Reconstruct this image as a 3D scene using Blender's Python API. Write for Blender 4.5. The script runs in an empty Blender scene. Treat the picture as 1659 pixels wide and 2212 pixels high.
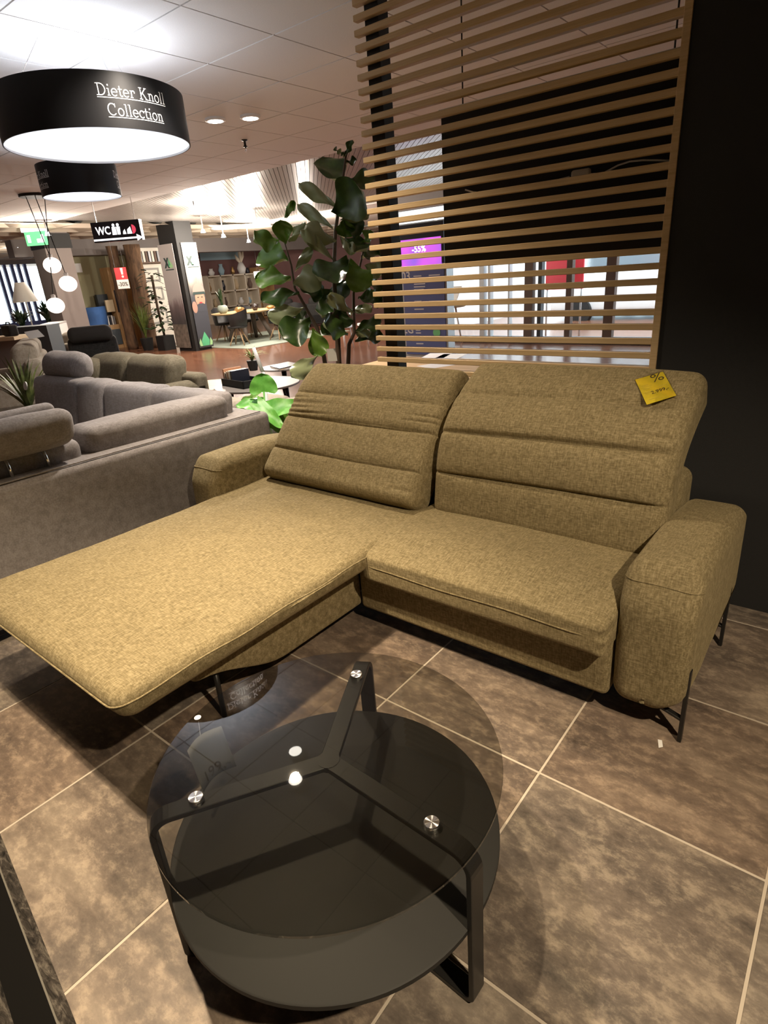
import bpy, bmesh, math, random
from mathutils import Vector, Matrix, noise
R = math.radians
scene = bpy.context.scene
col = scene.collection

# ------------------------------------------------------------------ camera
CAM = Vector((1.155, -1.312, 1.461))
RIGHT = Vector((0.7824, 0.6190, -0.0690)).normalized()
FWD = Vector((-0.5948, 0.7094, -0.3786)).normalized()
RIGHT = (RIGHT - FWD * RIGHT.dot(FWD)).normalized()
DOWN = FWD.cross(RIGHT)
FPX = 1270.19
cam = bpy.data.cameras.new('camera')
cam.sensor_fit = 'HORIZONTAL'; cam.sensor_width = 36.0
cam.lens = 36.0 * FPX / 1659.0
cam.clip_start = 0.02; cam.clip_end = 300
camo = bpy.data.objects.new('camera', cam); col.objects.link(camo)
m = Matrix((RIGHT, -DOWN, -FWD)).transposed().to_4x4(); m.translation = CAM
camo.matrix_world = m
scene.camera = camo

# ------------------------------------------------------------------ world, exposure
scene.view_settings.view_transform = 'Standard'
scene.view_settings.look = 'None'
scene.view_settings.exposure = 0.2
scene.view_settings.gamma = 1.0
scene.view_settings.use_curve_mapping = False
scene.cycles.use_denoising = True
scene.cycles.max_bounces = 8
scene.cycles.diffuse_bounces = 4
scene.cycles.transparent_max_bounces = 12
scene.cycles.caustics_reflective = False
scene.cycles.caustics_refractive = False
scene.cycles.sample_clamp_indirect = 6.0
w = bpy.data.worlds.new('sky'); scene.world = w; w.use_nodes = True
wn = w.node_tree.nodes; wn.clear()
bg = wn.new('ShaderNodeBackground'); bg.inputs[0].default_value = (0.80, 0.92, 1.0, 1); bg.inputs[1].default_value = 5.0
wo = wn.new('ShaderNodeOutputWorld'); w.node_tree.links.new(bg.outputs[0], wo.inputs[0])
ZC = 2.765           # ceiling height

def spot(loc, target, watt, deg=70, blend=0.6, color=(1.0, 0.80, 0.55), radius=0.045, name='ceiling_spot_light'):
    l = bpy.data.lights.new(name, 'SPOT'); l.energy = watt; l.color = color
    l.spot_size = R(deg); l.spot_blend = blend; l.shadow_soft_size = radius
    o = bpy.data.objects.new(name, l); col.objects.link(o)
    o.location = loc
    o.rotation_euler = (Vector(target) - Vector(loc)).to_track_quat('-Z', 'Y').to_euler()
    return o
def lamp(loc, watt, color=(1.0, 0.86, 0.70), radius=0.1, name='lamp_light'):
    l = bpy.data.lights.new(name, 'POINT'); l.energy = watt; l.color = color; l.shadow_soft_size = radius
    o = bpy.data.objects.new(name, l); col.objects.link(o); o.location = loc
    return o
WARM = (1.0, 0.80, 0.55); NEUT = (1.0, 0.88, 0.75); COOL = (0.76, 0.85, 1.0)
# recessed ceiling spots above the frame: two throw the shadows of the chaise and of the armrest leg, two are mirrored in the glass table
NEAR_SPOTS = [
    ((-0.34, -0.84, 2.72), (-0.40, -0.92, 0.0), 480, 76, WARM, 'chaise_spot'),
    ((2.20, -1.00, 2.72), (0.62, 0.10, 0.20), 330, 62, WARM, 'armrest_spot'),
    ((-1.676, 0.815, 2.72), (-2.6, 0.4, 0.6), 160, 84, NEUT, 'grey_sofa_spot'),
    ((-1.476, 0.625, 2.72), (-0.85, 0.75, 0.8), 150, 84, WARM, 'backrest_spot'),
]
for p, t, wt, cone, c, nm in NEAR_SPOTS: spot(p, t, wt, cone, 0.7, c, .035, nm + '_offscreen')
# the pair of recessed spots in view
PAIR_SPOTS = [(-3.595, 2.499, 2.71, 210), (-3.36, 2.689, 2.71, 210)]
for x, y, z, wt in PAIR_SPOTS: spot((x, y, z), (x, y, 0), wt, 150, .8, NEUT, .06)

# ------------------------------------------------------------------ pixel -> place helpers (frame 1659 x 2212)
def ray(u, v): return RIGHT * ((u - 829.5) / FPX) + DOWN * ((v - 1106.0) / FPX) + FWD
def at(u, v, d): return CAM + ray(u, v) * d
def onz(u, v, z=0.0): d = ray(u, v); return CAM + d * ((z - CAM.z) / d.z)
def onx(u, v, x): d = ray(u, v); return CAM + d * ((x - CAM.x) / d.x)
def ony(u, v, y): d = ray(u, v); return CAM + d * ((y - CAM.y) / d.y)

# ------------------------------------------------------------------ materials
MAT = {}
def nmat(name):
    m = bpy.data.materials.new(name); m.use_nodes = True
    nt = m.node_tree; b = nt.nodes['Principled BSDF']; MAT[name] = m
    return m, nt, b
def plain(name, c, rough=0.6, metal=0.0, spec=0.5, emit=None, estr=0.0, sheen=0.0, noise_amt=0.0, nscale=20.0, bump=0.0, bscale=80.0):
    m, nt, b = nmat(name)
    b.inputs['Base Color'].default_value = (*c, 1); b.inputs['Roughness'].default_value = rough
    b.inputs['Metallic'].default_value = metal; b.inputs['Specular IOR Level'].default_value = spec
    if sheen: b.inputs['Sheen Weight'].default_value = sheen; b.inputs['Sheen Roughness'].default_value = 0.4; b.inputs['Sheen Tint'].default_value = (*c, 1)
    if emit: b.inputs['Emission Color'].default_value = (*emit, 1); b.inputs['Emission Strength'].default_value = estr
    if noise_amt or bump:
        tc = nt.nodes.new('ShaderNodeTexCoord')
    if noise_amt:
        n = nt.nodes.new('ShaderNodeTexNoise'); n.inputs['Scale'].default_value = nscale; n.inputs['Detail'].default_value = 5
        nt.links.new(tc.outputs['Object'], n.inputs['Vector'])
        r = nt.nodes.new('ShaderNodeMapRange'); r.inputs[1].default_value = .3; r.inputs[2].default_value = .7
        r.inputs[3].default_value = 1 - noise_amt; r.inputs[4].default_value = 1 + noise_amt
        nt.links.new(n.outputs['Fac'], r.inputs[0])
        mx = nt.nodes.new('ShaderNodeVectorMath'); mx.operation = 'SCALE'; mx.inputs[0].default_value = c
        nt.links.new(r.outputs[0], mx.inputs['Scale']); nt.links.new(mx.outputs[0], b.inputs['Base Color'])
    if bump:
        n2 = nt.nodes.new('ShaderNodeTexNoise'); n2.inputs['Scale'].default_value = bscale; n2.inputs['Detail'].default_value = 4
        nt.links.new(tc.outputs['Object'], n2.inputs['Vector'])
        bp = nt.nodes.new('ShaderNodeBump'); bp.inputs['Strength'].default_value = bump; bp.inputs['Distance'].default_value = 0.01
        nt.links.new(n2.outputs['Fac'], bp.inputs['Height']); nt.links.new(bp.outputs[0], b.inputs['Normal'])
    return m
def ramp(nt, fac, stops):
    r = nt.nodes.new('ShaderNodeValToRGB'); e = r.color_ramp.elements
    while len(e) < len(stops): e.new(0.5)
    for el, (p, c) in zip(e, stops): el.position = p; el.color = (*c, 1)
    nt.links.new(fac, r.inputs[0]); return r.outputs[0]
def mapping(nt, scale, coord='Object', loc=(0, 0, 0), rot=(0, 0, 0)):
    tc = nt.nodes.new('ShaderNodeTexCoord'); mp = nt.nodes.new('ShaderNodeMapping')
    mp.inputs['Scale'].default_value = scale; mp.inputs['Location'].default_value = loc; mp.inputs['Rotation'].default_value = rot
    nt.links.new(tc.outputs[coord], mp.inputs[0]); return mp.outputs[0]
def noisen(nt, vec, scale, detail=5, rough=.55, dist=0.0):
    n = nt.nodes.new('ShaderNodeTexNoise'); n.inputs['Scale'].default_value = scale; n.inputs['Detail'].default_value = detail
    n.inputs['Roughness'].default_value = rough; n.inputs['Distortion'].default_value = dist
    nt.links.new(vec, n.inputs['Vector']); return n.outputs['Fac']
def mixc(nt, fac, a, b, mode='MIX'):
    mx = nt.nodes.new('ShaderNodeMix'); mx.data_type = 'RGBA'; mx.blend_type = mode
    if isinstance(fac, (int, float)): mx.inputs[0].default_value = fac
    else: nt.links.new(fac, mx.inputs[0])
    for s, v in ((6, a), (7, b)):
        if isinstance(v, tuple): mx.inputs[s].default_value = (*v, 1)
        else: nt.links.new(v, mx.inputs[s])
    return mx.outputs[2]
def chenille(name, dark, mid, light, fine=1.0, bump=0.35, sheen=0.35):
    """woven chenille: fine cross-thread flecks over soft crushed patches"""
    m, nt, b = nmat(name)
    v1 = mapping(nt, (45 * fine, 230 * fine, 230 * fine)); v2 = mapping(nt, (230 * fine, 45 * fine, 45 * fine)); v3 = mapping(nt, (9, 9, 9))
    a = noisen(nt, v1, 1.0, 3, .6); c = noisen(nt, v2, 1.0, 3, .6); g = noisen(nt, v3, 1.0, 5, .6, .6)
    ad = nt.nodes.new('ShaderNodeMath'); ad.operation = 'ADD'; nt.links.new(a, ad.inputs[0]); nt.links.new(c, ad.inputs[1])
    hf = nt.nodes.new('ShaderNodeMath'); hf.operation = 'MULTIPLY'; hf.inputs[1].default_value = .5; nt.links.new(ad.outputs[0], hf.inputs[0])
    c1 = ramp(nt, hf.outputs[0], [(.38, dark), (.5, mid), (.62, light)])
    c2 = ramp(nt, g, [(.3, tuple(x * .82 for x in mid)), (.7, tuple(min(1, x * 1.16) for x in mid))])
    nt.links.new(mixc(nt, .34, c1, c2), b.inputs['Base Color'])
    b.inputs['Roughness'].default_value = .88; b.inputs['Specular IOR Level'].default_value = .25
    b.inputs['Sheen Weight'].default_value = sheen; b.inputs['Sheen Roughness'].default_value = .45; b.inputs['Sheen Tint'].default_value = (*light, 1)
    bp = nt.nodes.new('ShaderNodeBump'); bp.inputs['Strength'].default_value = bump; bp.inputs['Distance'].default_value = .004
    nt.links.new(hf.outputs[0], bp.inputs['Height']); nt.links.new(bp.outputs[0], b.inputs['Normal'])
    return m
chenille('olive_fabric', (.100, .077, .036), (.205, .163, .086), (.35, .29, .17))
chenille('grey_velour', (.185, .165, .157), (.262, .237, .228), (.35, .325, .315), .6, .2, .3)
chenille('olive_brown_fabric', (.085, .073, .048), (.145, .125, .087), (.20, .175, .125), .5, .2)
chenille('beige_fabric', (.25, .21, .16), (.36, .31, .245), (.47, .42, .35), .5, .2)
chenille('charcoal_fabric', (.014, .014, .014), (.028, .027, .026), (.05, .048, .046), .5, .2)
def tile_mat():
    m, nt, b = nmat('slate_tile')
    oi = nt.nodes.new('ShaderNodeObjectInfo'); tc = nt.nodes.new('ShaderNodeTexCoord')
    sc = nt.nodes.new('ShaderNodeVectorMath'); sc.operation = 'SCALE'; sc.inputs['Scale'].default_value = 37.0
    cv = nt.nodes.new('ShaderNodeCombineXYZ')
    for i in range(3): nt.links.new(oi.outputs['Random'], cv.inputs[i])
    nt.links.new(cv.outputs[0], sc.inputs[0])
    ad = nt.nodes.new('ShaderNodeVectorMath'); nt.links.new(tc.outputs['Object'], ad.inputs[0]); nt.links.new(sc.outputs[0], ad.inputs[1])
    mp = nt.nodes.new('ShaderNodeMapping'); mp.inputs['Scale'].default_value = (1.7, 5.2, 1); nt.links.new(ad.outputs[0], mp.inputs[0])
    mp2 = nt.nodes.new('ShaderNodeMapping'); mp2.inputs['Scale'].default_value = (17, 26, 1); nt.links.new(ad.outputs[0], mp2.inputs[0])
    n1 = noisen(nt, mp.outputs[0], 1.0, 6, .62, .15); n2 = noisen(nt, mp2.outputs[0], 1.0, 9, .74, .12)
    c1 = ramp(nt, n1, [(.30, (.048, .042, .038)), (.43, (.108, .088, .074)), (.54, (.182, .148, .120)), (.68, (.35, .30, .24))])
    c2 = ramp(nt, n2, [(.34, (.045, .040, .037)), (.5, (.15, .128, .108)), (.64, (.40, .345, .27))])
    c = mixc(nt, .46, c1, c2)
    tint = ramp(nt, oi.outputs['Random'], [(.0, (.97, .97, .96)), (.5, (1.0, .96, .92)), (1.0, (1.0, .88, .80))])
    nt.links.new(mixc(nt, 1.0, c, tint, 'MULTIPLY'), b.inputs['Base Color'])
    rr = nt.nodes.new('ShaderNodeMapRange'); rr.inputs[3].default_value = .38; rr.inputs[4].default_value = .62; nt.links.new(n2, rr.inputs[0])
    nt.links.new(rr.outputs[0], b.inputs['Roughness']); b.inputs['Specular IOR Level'].default_value = .4
    bp = nt.nodes.new('ShaderNodeBump'); bp.inputs['Strength'].default_value = .12; bp.inputs['Distance'].default_value = .003
    nt.links.new(n2, bp.inputs['Height']); nt.links.new(bp.outputs[0], b.inputs['Normal'])
tile_mat()
def wood(name, a, b_, scale=(2, 40, 40), rough=.5, rot=(0, 0, 0)):
    m, nt, b = nmat(name)
    v = mapping(nt, scale, rot=rot); n = noisen(nt, v, 1.0, 5, .6, .4)
    nt.links.new(ramp(nt, n, [(.3, a), (.7, b_)]), b.inputs['Base Color']); b.inputs['Roughness'].default_value = rough
    return m
wood('pale_oak', (.50, .35, .185), (.66, .49, .285), (3, 90, 90))
wood('warm_oak', (.42, .24, .10), (.60, .37, .17), (30, 30, 3))
wood('oak_top', (.50, .33, .16), (.68, .47, .26), (3, 40, 3))
wood('floor_wood', (.11, .042, .024), (.26, .115, .062), (.9, 14, 1), .22)
wood('bark', (.055, .032, .02), (.23, .135, .075), (14, 14, 3), .9)
plain('grout', (.46, .40, .325), .85)
plain('black_wall', (.0125, .0125, .0135), .75, bump=.08, bscale=300)
plain('black_metal', (.011, .0105, .010), .38, spec=.5)
plain('black_matte', (.010, .0095, .009), .7)
plain('graphite', (.017, .0165, .0155), .62, spec=.3)
plain('chrome', (.80, .80, .80), .16, 1.0)
plain('ceiling_board', (.76, .72, .68), .9, noise_amt=.04, nscale=160)
plain('ceiling_rail', (.40, .355, .32), .7)
plain('white_paint', (.78, .76, .74), .5)
plain('white_plastic', (.80, .79, .77), .4)
plain('pot_grey', (.05, .05, .05), .6)
plain('soil', (.03, .022, .015), .95)
plain('stem_brown', (.085, .055, .035), .8)
plain('lampblack', (.008, .008, .009), .45, spec=.25)
plain('text_white', (.9, .9, .9), .5)
plain('yellow_paper', (.95, .74, .045), .5)
plain('ink', (.05, .035, .01), .6)
plain('pale_ink', (.60, .45, .05), .6)
def sheet_glass(name, tint, ior=1.5):
    m, nt, b = nmat(name); nt.nodes.remove(b)
    o = nt.nodes['Material Output']; t = nt.nodes.new('ShaderNodeBsdfTransparent'); t.inputs[0].default_value = (*tint, 1)
    g = nt.nodes.new('ShaderNodeBsdfGlossy'); g.inputs['Roughness'].default_value = .015; g.inputs[0].default_value = (1, 1, 1, 1)
    f = nt.nodes.new('ShaderNodeFresnel'); f.inputs[0].default_value = ior
    x = nt.nodes.new('ShaderNodeMixShader'); ge = nt.nodes.new('ShaderNodeNewGeometry'); iv = nt.nodes.new('ShaderNodeMath'); iv.operation = 'SUBTRACT'; iv.inputs[0].default_value = 1.0; nt.links.new(ge.outputs['Backfacing'], iv.inputs[1])
    mu = nt.nodes.new('ShaderNodeMath'); mu.operation = 'MULTIPLY'; nt.links.new(f.outputs[0], mu.inputs[0]); nt.links.new(iv.outputs[0], mu.inputs[1]); nt.links.new(mu.outputs[0], x.inputs[0]); nt.links.new(t.outputs[0], x.inputs[1]); nt.links.new(g.outputs[0], x.inputs[2])
    nt.links.new(x.outputs[0], o.inputs[0]); return m
sheet_glass('smoked_glass', (.69, .69, .67))
sheet_glass('clear_glass', (.97, .98, .98))
sheet_glass('clear_film', (.88, .88, .86))

# ------------------------------------------------------------------ object helpers
class MB:
    """collects geometry of ONE mesh object"""
    def __init__(s): s.v = []; s.f = []
    def add(s, v, f):
        o = len(s.v); s.v += [tuple(p) for p in v]; s.f += [tuple(i + o for i in q) for q in f]; return s
    def box(s, lo, hi):
        x0, y0, z0 = lo; x1, y1, z1 = hi
        return s.add([(x0, y0, z0), (x1, y0, z0), (x1, y1, z0), (x0, y1, z0), (x0, y0, z1), (x1, y0, z1), (x1, y1, z1), (x0, y1, z1)],
                     [(3, 2, 1, 0), (4, 5, 6, 7), (0, 1, 5, 4), (1, 2, 6, 5), (2, 3, 7, 6), (3, 0, 4, 7)])
    def cbox(s, c, sz): return s.box([c[i] - sz[i] / 2 for i in range(3)], [c[i] + sz[i] / 2 for i in range(3)])
    def quad(s, a, b, c, d): return s.add([a, b, c, d], [(0, 1, 2, 3)])
    def slab(s, a, b, c, d, n, t):
        """quad a b c d given a thickness t against direction n"""
        n = Vector(n).normalized() * t; q = [Vector(p) for p in (a, b, c, d)]
        return s.add(q + [p - n for p in q], [(0, 1, 2, 3), (7, 6, 5, 4), (0, 4, 5, 1), (1, 5, 6, 2), (2, 6, 7, 3), (3, 7, 4, 0)])
    def tube(s, pts, r, n=8, cap=True):
        pts = [Vector(p) for p in pts]; rs = r if isinstance(r, (list, tuple)) else [r] * len(pts)
        rings = []; ref = None
        for i, p in enumerate(pts):
            t = (pts[min(i + 1, len(pts) - 1)] - pts[max(i - 1, 0)]).normalized()
            if ref is None: ref = Vector((0, 0, 1)) if abs(t.z) < .9 else Vector((1, 0, 0))
            a = (ref - t * ref.dot(t)).normalized(); ref = a; b = t.cross(a)
            rings.append([p + (a * math.cos(2 * math.pi * k / n) + b * math.sin(2 * math.pi * k / n)) * rs[i] for k in range(n)])
        v = [q for g in rings for q in g]; f = []
        for i in range(len(pts) - 1):
            for k in range(n): f.append((i * n + k, i * n + (k + 1) % n, (i + 1) * n + (k + 1) % n, (i + 1) * n + k))
        if cap: f.append(tuple(range(n - 1, -1, -1))); f.append(tuple((len(pts) - 1) * n + k for k in range(n)))
        return s.add(v, f)
    def lathe(s, prof, c=(0, 0, 0), n=32, cap=True):
        v = []; f = []
        for r, z in prof:
            for k in range(n): a = 2 * math.pi * k / n; v.append((c[0] + r * math.cos(a), c[1] + r * math.sin(a), c[2] + z))
        for i in range(len(prof) - 1):
            for k in range(n): f.append((i * n + k, i * n + (k + 1) % n, (i + 1) * n + (k + 1) % n, (i + 1) * n + k))
        if cap:
            f.append(tuple(range(n - 1, -1, -1))); f.append(tuple((len(prof) - 1) * n + k for k in range(n)))
        return s.add(v, f)
    def sweep(s, path, side, hw, ht):
        """flat bar: rectangular section swept along path; side = width direction"""
        path = [Vector(p) for p in path]; side = Vector(side).normalized(); v = []; f = []
        for i, p in enumerate(path):
            t0 = (path[i] - path[i - 1]).normalized() if i else (path[1] - path[0]).normalized()
            t1 = (path[i + 1] - path[i]).normalized() if i < len(path) - 1 else t0
            t = (t0 + t1).normalized(); nn = side.cross(t).normalized(); k = 1 / max(.5, t.dot(t1))
            for a, b in ((-1, -1), (1, -1), (1, 1), (-1, 1)): v.append(p + side * (hw * a) + nn * (ht * b * k))
        for i in range(len(path) - 1):
            for k in range(4): f.append((i * 4 + k, i * 4 + (k + 1) % 4, i * 4 + 4 + (k + 1) % 4, i * 4 + 4 + k))
        f += [(3, 2, 1, 0), tuple(len(path) * 4 - 4 + k for k in range(4))]
        return s.add(v, f)
    def build(s, name, mat, parent=None, smooth=False, bevel=0, seg=2, world=True, sub=0):
        me = bpy.data.meshes.new(name); me.from_pydata([tuple(p) for p in s.v], [], s.f)
        bm = bmesh.new(); bm.from_mesh(me); bmesh.ops.recalc_face_normals(bm, faces=bm.faces); bm.to_mesh(me); bm.free()
        me.materials.append(MAT[mat]); o = bpy.data.objects.new(name, me); col.objects.link(o)
        if smooth:
            for p in me.polygons: p.use_smooth = True
            if smooth == 'auto': me.set_sharp_from_angle(angle=R(38))
        if bevel:
            b = o.modifiers.new('edge', 'BEVEL'); b.width = bevel; b.segments = seg; b.limit_method = 'ANGLE'; b.angle_limit = R(40)
        if sub: b = o.modifiers.new('soft', 'SUBSURF'); b.levels = sub; b.render_levels = sub
        if parent is not None: adopt(o, parent, world)
        return o
def adopt(o, parent, world=True):
    o.parent = parent
    if world:
        off = Vector(parent.location)
        if parent.parent: off = off + Vector(parent.parent.location)
        o.location = -off
def tag(o, label, cat, group=None, kind=None):
    o['label'] = label; o['category'] = cat
    if group: o['group'] = group
    if kind: o['kind'] = kind
    return o
def thing(name, label, cat, loc=(0, 0, 0), group=None, kind=None):
    o = bpy.data.objects.new(name, None); col.objects.link(o); o.location = loc; o.empty_display_size = .1
    return tag(o, label, cat, group, kind)
def clone(o, loc=None, rotz=None, label=None, parent=None, scale=None):
    c = o.copy(); col.objects.link(c); c.parent = parent
    if loc is not None: c.location = loc
    if rotz is not None: c.rotation_euler[2] = rotz
    if scale is not None: c.scale = (scale,) * 3 if isinstance(scale, (int, float)) else scale
    if label: c['label'] = label
    for ch in [x for x in o.children]: clone(ch, parent=c)
    return c
def rbox(sx, sy, sz, r, n=(8, 8, 8), puff=(0, 0, 0), k=3, fn=None):
    """rounded, padded box centred on the origin; fn deforms each point"""
    S = (sx, sy, sz); H = [a / 2 for a in S]
    rr = [min(r if not isinstance(r, (tuple, list)) else r[i], H[i] * .999) for i in range(3)]
    ax = []
    for i in range(3):
        h, q = H[i], rr[i]; inner = [-(h - q) + 2 * (h - q) * j / n[i] for j in range(n[i] + 1)]
        tn = [math.tan(math.pi / 4 * j / k) for j in range(1, k + 1)]
        ax.append([-(h - q) - q * t for t in reversed(tn)] + inner + [(h - q) + q * t for t in tn])
    V = {}; vs = []; fs = []
    def vid(p):
        key = tuple(round(c, 6) for c in p)
        if key not in V:
            inn = [max(-(H[i] - rr[i]), min(H[i] - rr[i], p[i])) for i in range(3)]
            d = [(p[i] - inn[i]) / rr[i] for i in range(3)]; L = math.sqrt(sum(c * c for c in d))
            q = [inn[i] + (d[i] / L * rr[i] if L > 0 else 0) for i in range(3)]
            e = [q[i] / H[i] for i in range(3)]
            for i in range(3):
                if puff[i]:
                    a, b = [j for j in range(3) if j != i]
                    q[i] += puff[i] * e[i] * (1 - e[a] ** 2) * (1 - e[b] ** 2)
            V[key] = len(vs); q = Vector(q); vs.append(fn(q, Vector(e)) if fn else q)
        return V[key]
    for i in range(3):
        a, b = [(1, 2), (2, 0), (0, 1)][i]
        for sgn in (-1, 1):
            for ia in range(len(ax[a]) - 1):
                for ib in range(len(ax[b]) - 1):
                    q = []
                    for da, db in ((0, 0), (1, 0), (1, 1), (0, 1)):
                        p = [0, 0, 0]; p[i] = sgn * H[i]; p[a] = ax[a][ia + da]; p[b] = ax[b][ib + db]; q.append(vid(p))
                    fs.append(tuple(q if sgn > 0 else reversed(q)))
    return vs, fs
def cushion(name, mat, parent, lo, hi, r=.05, n=(8, 8, 6), puff=(0, 0, 0), fn=None, world=True, rot=None, k=3):
    c = Vector([(lo[i] + hi[i]) / 2 for i in range(3)])
    def g(q, e):
        p = q
        if rot is not None: p = rot @ p
        p = p + c
        return fn(p, e) if fn else p
    v, f = rbox(hi[0] - lo[0], hi[1] - lo[1], hi[2] - lo[2], r, n, puff, k, g)
    b = MB().add(v, f)
    return b.build(name, mat, parent, True, world=world)
def text_mesh(s, size=1.0, bold=0.0):
    cu = bpy.data.curves.new('lettering', 'FONT'); cu.body = s; cu.size = size; cu.offset = bold; cu.resolution_u = 3
    o = bpy.data.objects.new('lettering', cu); col.objects.link(o)
    dg = bpy.context.evaluated_depsgraph_get(); me = bpy.data.meshes.new_from_object(o.evaluated_get(dg))
    v = [p.co.copy() for p in me.vertices]; f = [tuple(p.vertices) for p in me.polygons]
    bpy.data.objects.remove(o); bpy.data.meshes.remove(me)
    return v, f
def text_on(name, s, mat, parent, o, ux, uy, height, bold=0.0, width=None, world=True, center=False):
    """flat lettering: o = lower-left corner, ux / uy = unit directions"""
    v, f = text_mesh(s, 1.0, bold)
    x0 = min(p.x for p in v); x1 = max(p.x for p in v); y0 = min(p.y for p in v); y1 = max(p.y for p in v)
    k = height / (y1 - y0); kx = (width / (x1 - x0)) if width else k
    ux = Vector(ux); uy = Vector(uy); o = Vector(o)
    if center: o = o - ux * (kx * (x1 - x0) / 2) - uy * (height / 2)
    return MB().add([o + ux * ((p.x - x0) * kx) + uy * ((p.y - y0) * k) for p in v], f).build(name, mat, parent, world=world)
random.seed(7)

# ------------------------------------------------------------------ floor of tiles, wooden walkway
FX0, FX1, FY0, FY1 = -4.2, 3.0, -3.0, 1.8
T = 0.6; G = 0.0035
fl = tag(MB().box((FX0, FY0, -.06), (FX1, FY1, -.0015)).build('floor', 'grout'), 'floor of large square brown slate-look tiles with pale joints', 'floor', kind='structure')
tm = None
for i in range(-7, 5):
    for j in range(-5, 3):
        if tm is None:
            to = MB().box((G, G, -.012), (T - G, T - G, 0)).build('tile', 'slate_tile', bevel=.0012, seg=1); tm = to
        else:
            to = tm.copy(); col.objects.link(to)
        to.parent = fl; to.location = (i * T, j * T, 0)
def floor_piece(name, lo, hi, mat, label):
    return tag(MB().box((lo[0], lo[1], -.06), (hi[0], hi[1], 0)).build(name, mat), label, 'floor', kind='structure')
floor_piece('floor_walkway', (-34, FY1, 0), (8, 20, 0), 'floor_wood', 'glossy reddish brown wooden walkway floor of the furniture store')
floor_piece('floor_showroom', (-34, -6, 0), (FX0, FY1, 0), 'floor_wood', 'reddish brown wooden showroom floor beside the grey sofas')
floor_piece('floor_entrance', (FX0, -6, 0), (8, FY0, 0), 'slate_tile', 'brown stone floor on the near side of the tiles')
floor_piece('floor_aisle', (FX1, FY0, 0), (8, FY1, 0), 'slate_tile', 'brown stone floor beside the dark wall')
# ------------------------------------------------------------------ dark wall and slatted screen
WY = 1.335
tag(MB().box((.472, WY, 0), (8, WY + .18, ZC)).build('wall_back', 'black_wall'), 'matt black partition wall beside the slatted screen', 'wall', kind='structure')
sc_ = thing('slatted_screen', 'screen of horizontal pale oak slats fixed to a black post and the dark wall', 'screen', (-.3, WY + .03, 0))
SP = .057866; Z0 = 2.619
sm = None
for k in range(-2, 32):
    z = Z0 - k * SP
    if sm is None:
        s_ = MB().box((-1.027, 1.332, -.0125), (.446, 1.366, .0125)).build('slat', 'pale_oak', sc_, bevel=.002, seg=1); sm = s_; base = s_.location.copy()
    else:
        s_ = sm.copy(); col.objects.link(s_)
    s_.location = base + Vector((0, 0, z))
MB().box((.444, 1.328, 0), (.472, 1.372, ZC)).build('side_stile', 'pale_oak', sc_, bevel=.002)
MB().box((-.985, 1.366, 0), (-.905, 1.446, ZC)).build('support_post', 'black_matte', sc_, bevel=.003)

# ------------------------------------------------------------------ olive sofa with chaise
SF = thing('corner_sofa', 'olive green chenille sofa with extended chaise and two tilted backrests', 'sofa', (-.32, .45, 0))
OL = 'olive_fabric'
def lerp(a, b, t): return a + (b - a) * t
def smooth(t): t = max(0, min(1, t)); return t * t * (3 - 2 * t)
def wr(p, s, a): return a * noise.noise(Vector(p) * s)
# base frame pieces
cushion('seat_rail', OL, SF, (-.395, .330, .094), (.683, .42, .345), .022, (24, 2, 4), (0, .006, 0))
MB().box((-1.36, .40, .13), (.70, 1.14, .30)).build('underframe', 'black_matte', SF)
def chaise_base(p, e):
    if p.y < -.1:
        t = smooth((-.1 - p.y) / .40); p.z = lerp(p.z, max(p.z, .27), t * .75) if p.z < .27 else p.z
    return p
cushion('chaise_base', OL, SF, (-1.34, -.50, .094), (-.405, .36, .335), .02, (10, 20, 4), fn=chaise_base)
# chaise cushion
def chaise_fn(p, e):
    # underside recedes, front edge lifts, soft crown
    if p.y < -.45 and p.z < .40: p.y += (.40 - p.z) * .55 * smooth((-.45 - p.y) / .3)
    if p.z < .38: p.x += (-.022 if p.x > -.8 else .022) * smooth((.38 - p.z) / .05)
    if p.z > .40: p.z += .012 * math.cos(p.x * 5 + 4.1) * math.cos((p.y + .1) * 2.3) + wr(p, 7, .003)
    return p
ch = cushion('chaise_cushion', OL, SF, (-1.385, -.815, .325), (-.262, .74, .447), .04, (22, 30, 4), (0, 0, .018), chaise_fn)
pts = []
for k in range(0, 25): pts.append((-.258, .60 - k * .056, .412 + .004 * math.sin(k)))
for k in range(1, 8): a = R(90 * k / 8); pts.append((-.303 + .045 * math.cos(a), -.775 - .045 * math.sin(a), .412))
for k in range(0, 22): pts.append((-.32 - k * .048, -.82, .412))
for k in range(1, 8): a = R(90 * k / 8); pts.append((-1.345 - .045 * math.sin(a), -.775 - .045 * math.cos(a), .412))
for k in range(0, 25): pts.append((-1.39, -.75 + k * .056, .412))
MB().tube(pts, .0030, 6).build('piping', OL, ch, True)
# seat cushion
def seat_fn(p, e):
    if p.y < .42 and p.z < .36: p.y += (.36 - p.z) * .06
    if p.z > .365: p.z = .365 + (p.z - .365) * (1 - .45 * smooth((.46 - p.y) / .26)); p.z += (wr(p, 6, .004) + .006 * math.cos((p.x - .2) * 3)) * smooth((p.z - .365) / .05)
    t = smooth((p.x - .64) / .05) * smooth((.36 - p.y) / .1)      # crumpled front corner by the armrest
    p.z -= t * (.008 + .006 * math.sin(p.z * 190)); p.x -= t * .008 * (1 + math.sin(p.z * 120))
    return p
st = cushion('seat_cushion', OL, SF, (-.305, .242, .296), (.690, .80, .458), (.045, .028, .028), (30, 18, 8), (0, .0, .010), seat_fn)
MB().tube([(-.302 + k * .0405, .2415 + (.022 if k in (0, 24) else .004 if k in (1, 23) else 0), .372 + .003 * math.sin(k * .5)) for k in range(25)], .003, 6).build('piping', OL, st, True)
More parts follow.
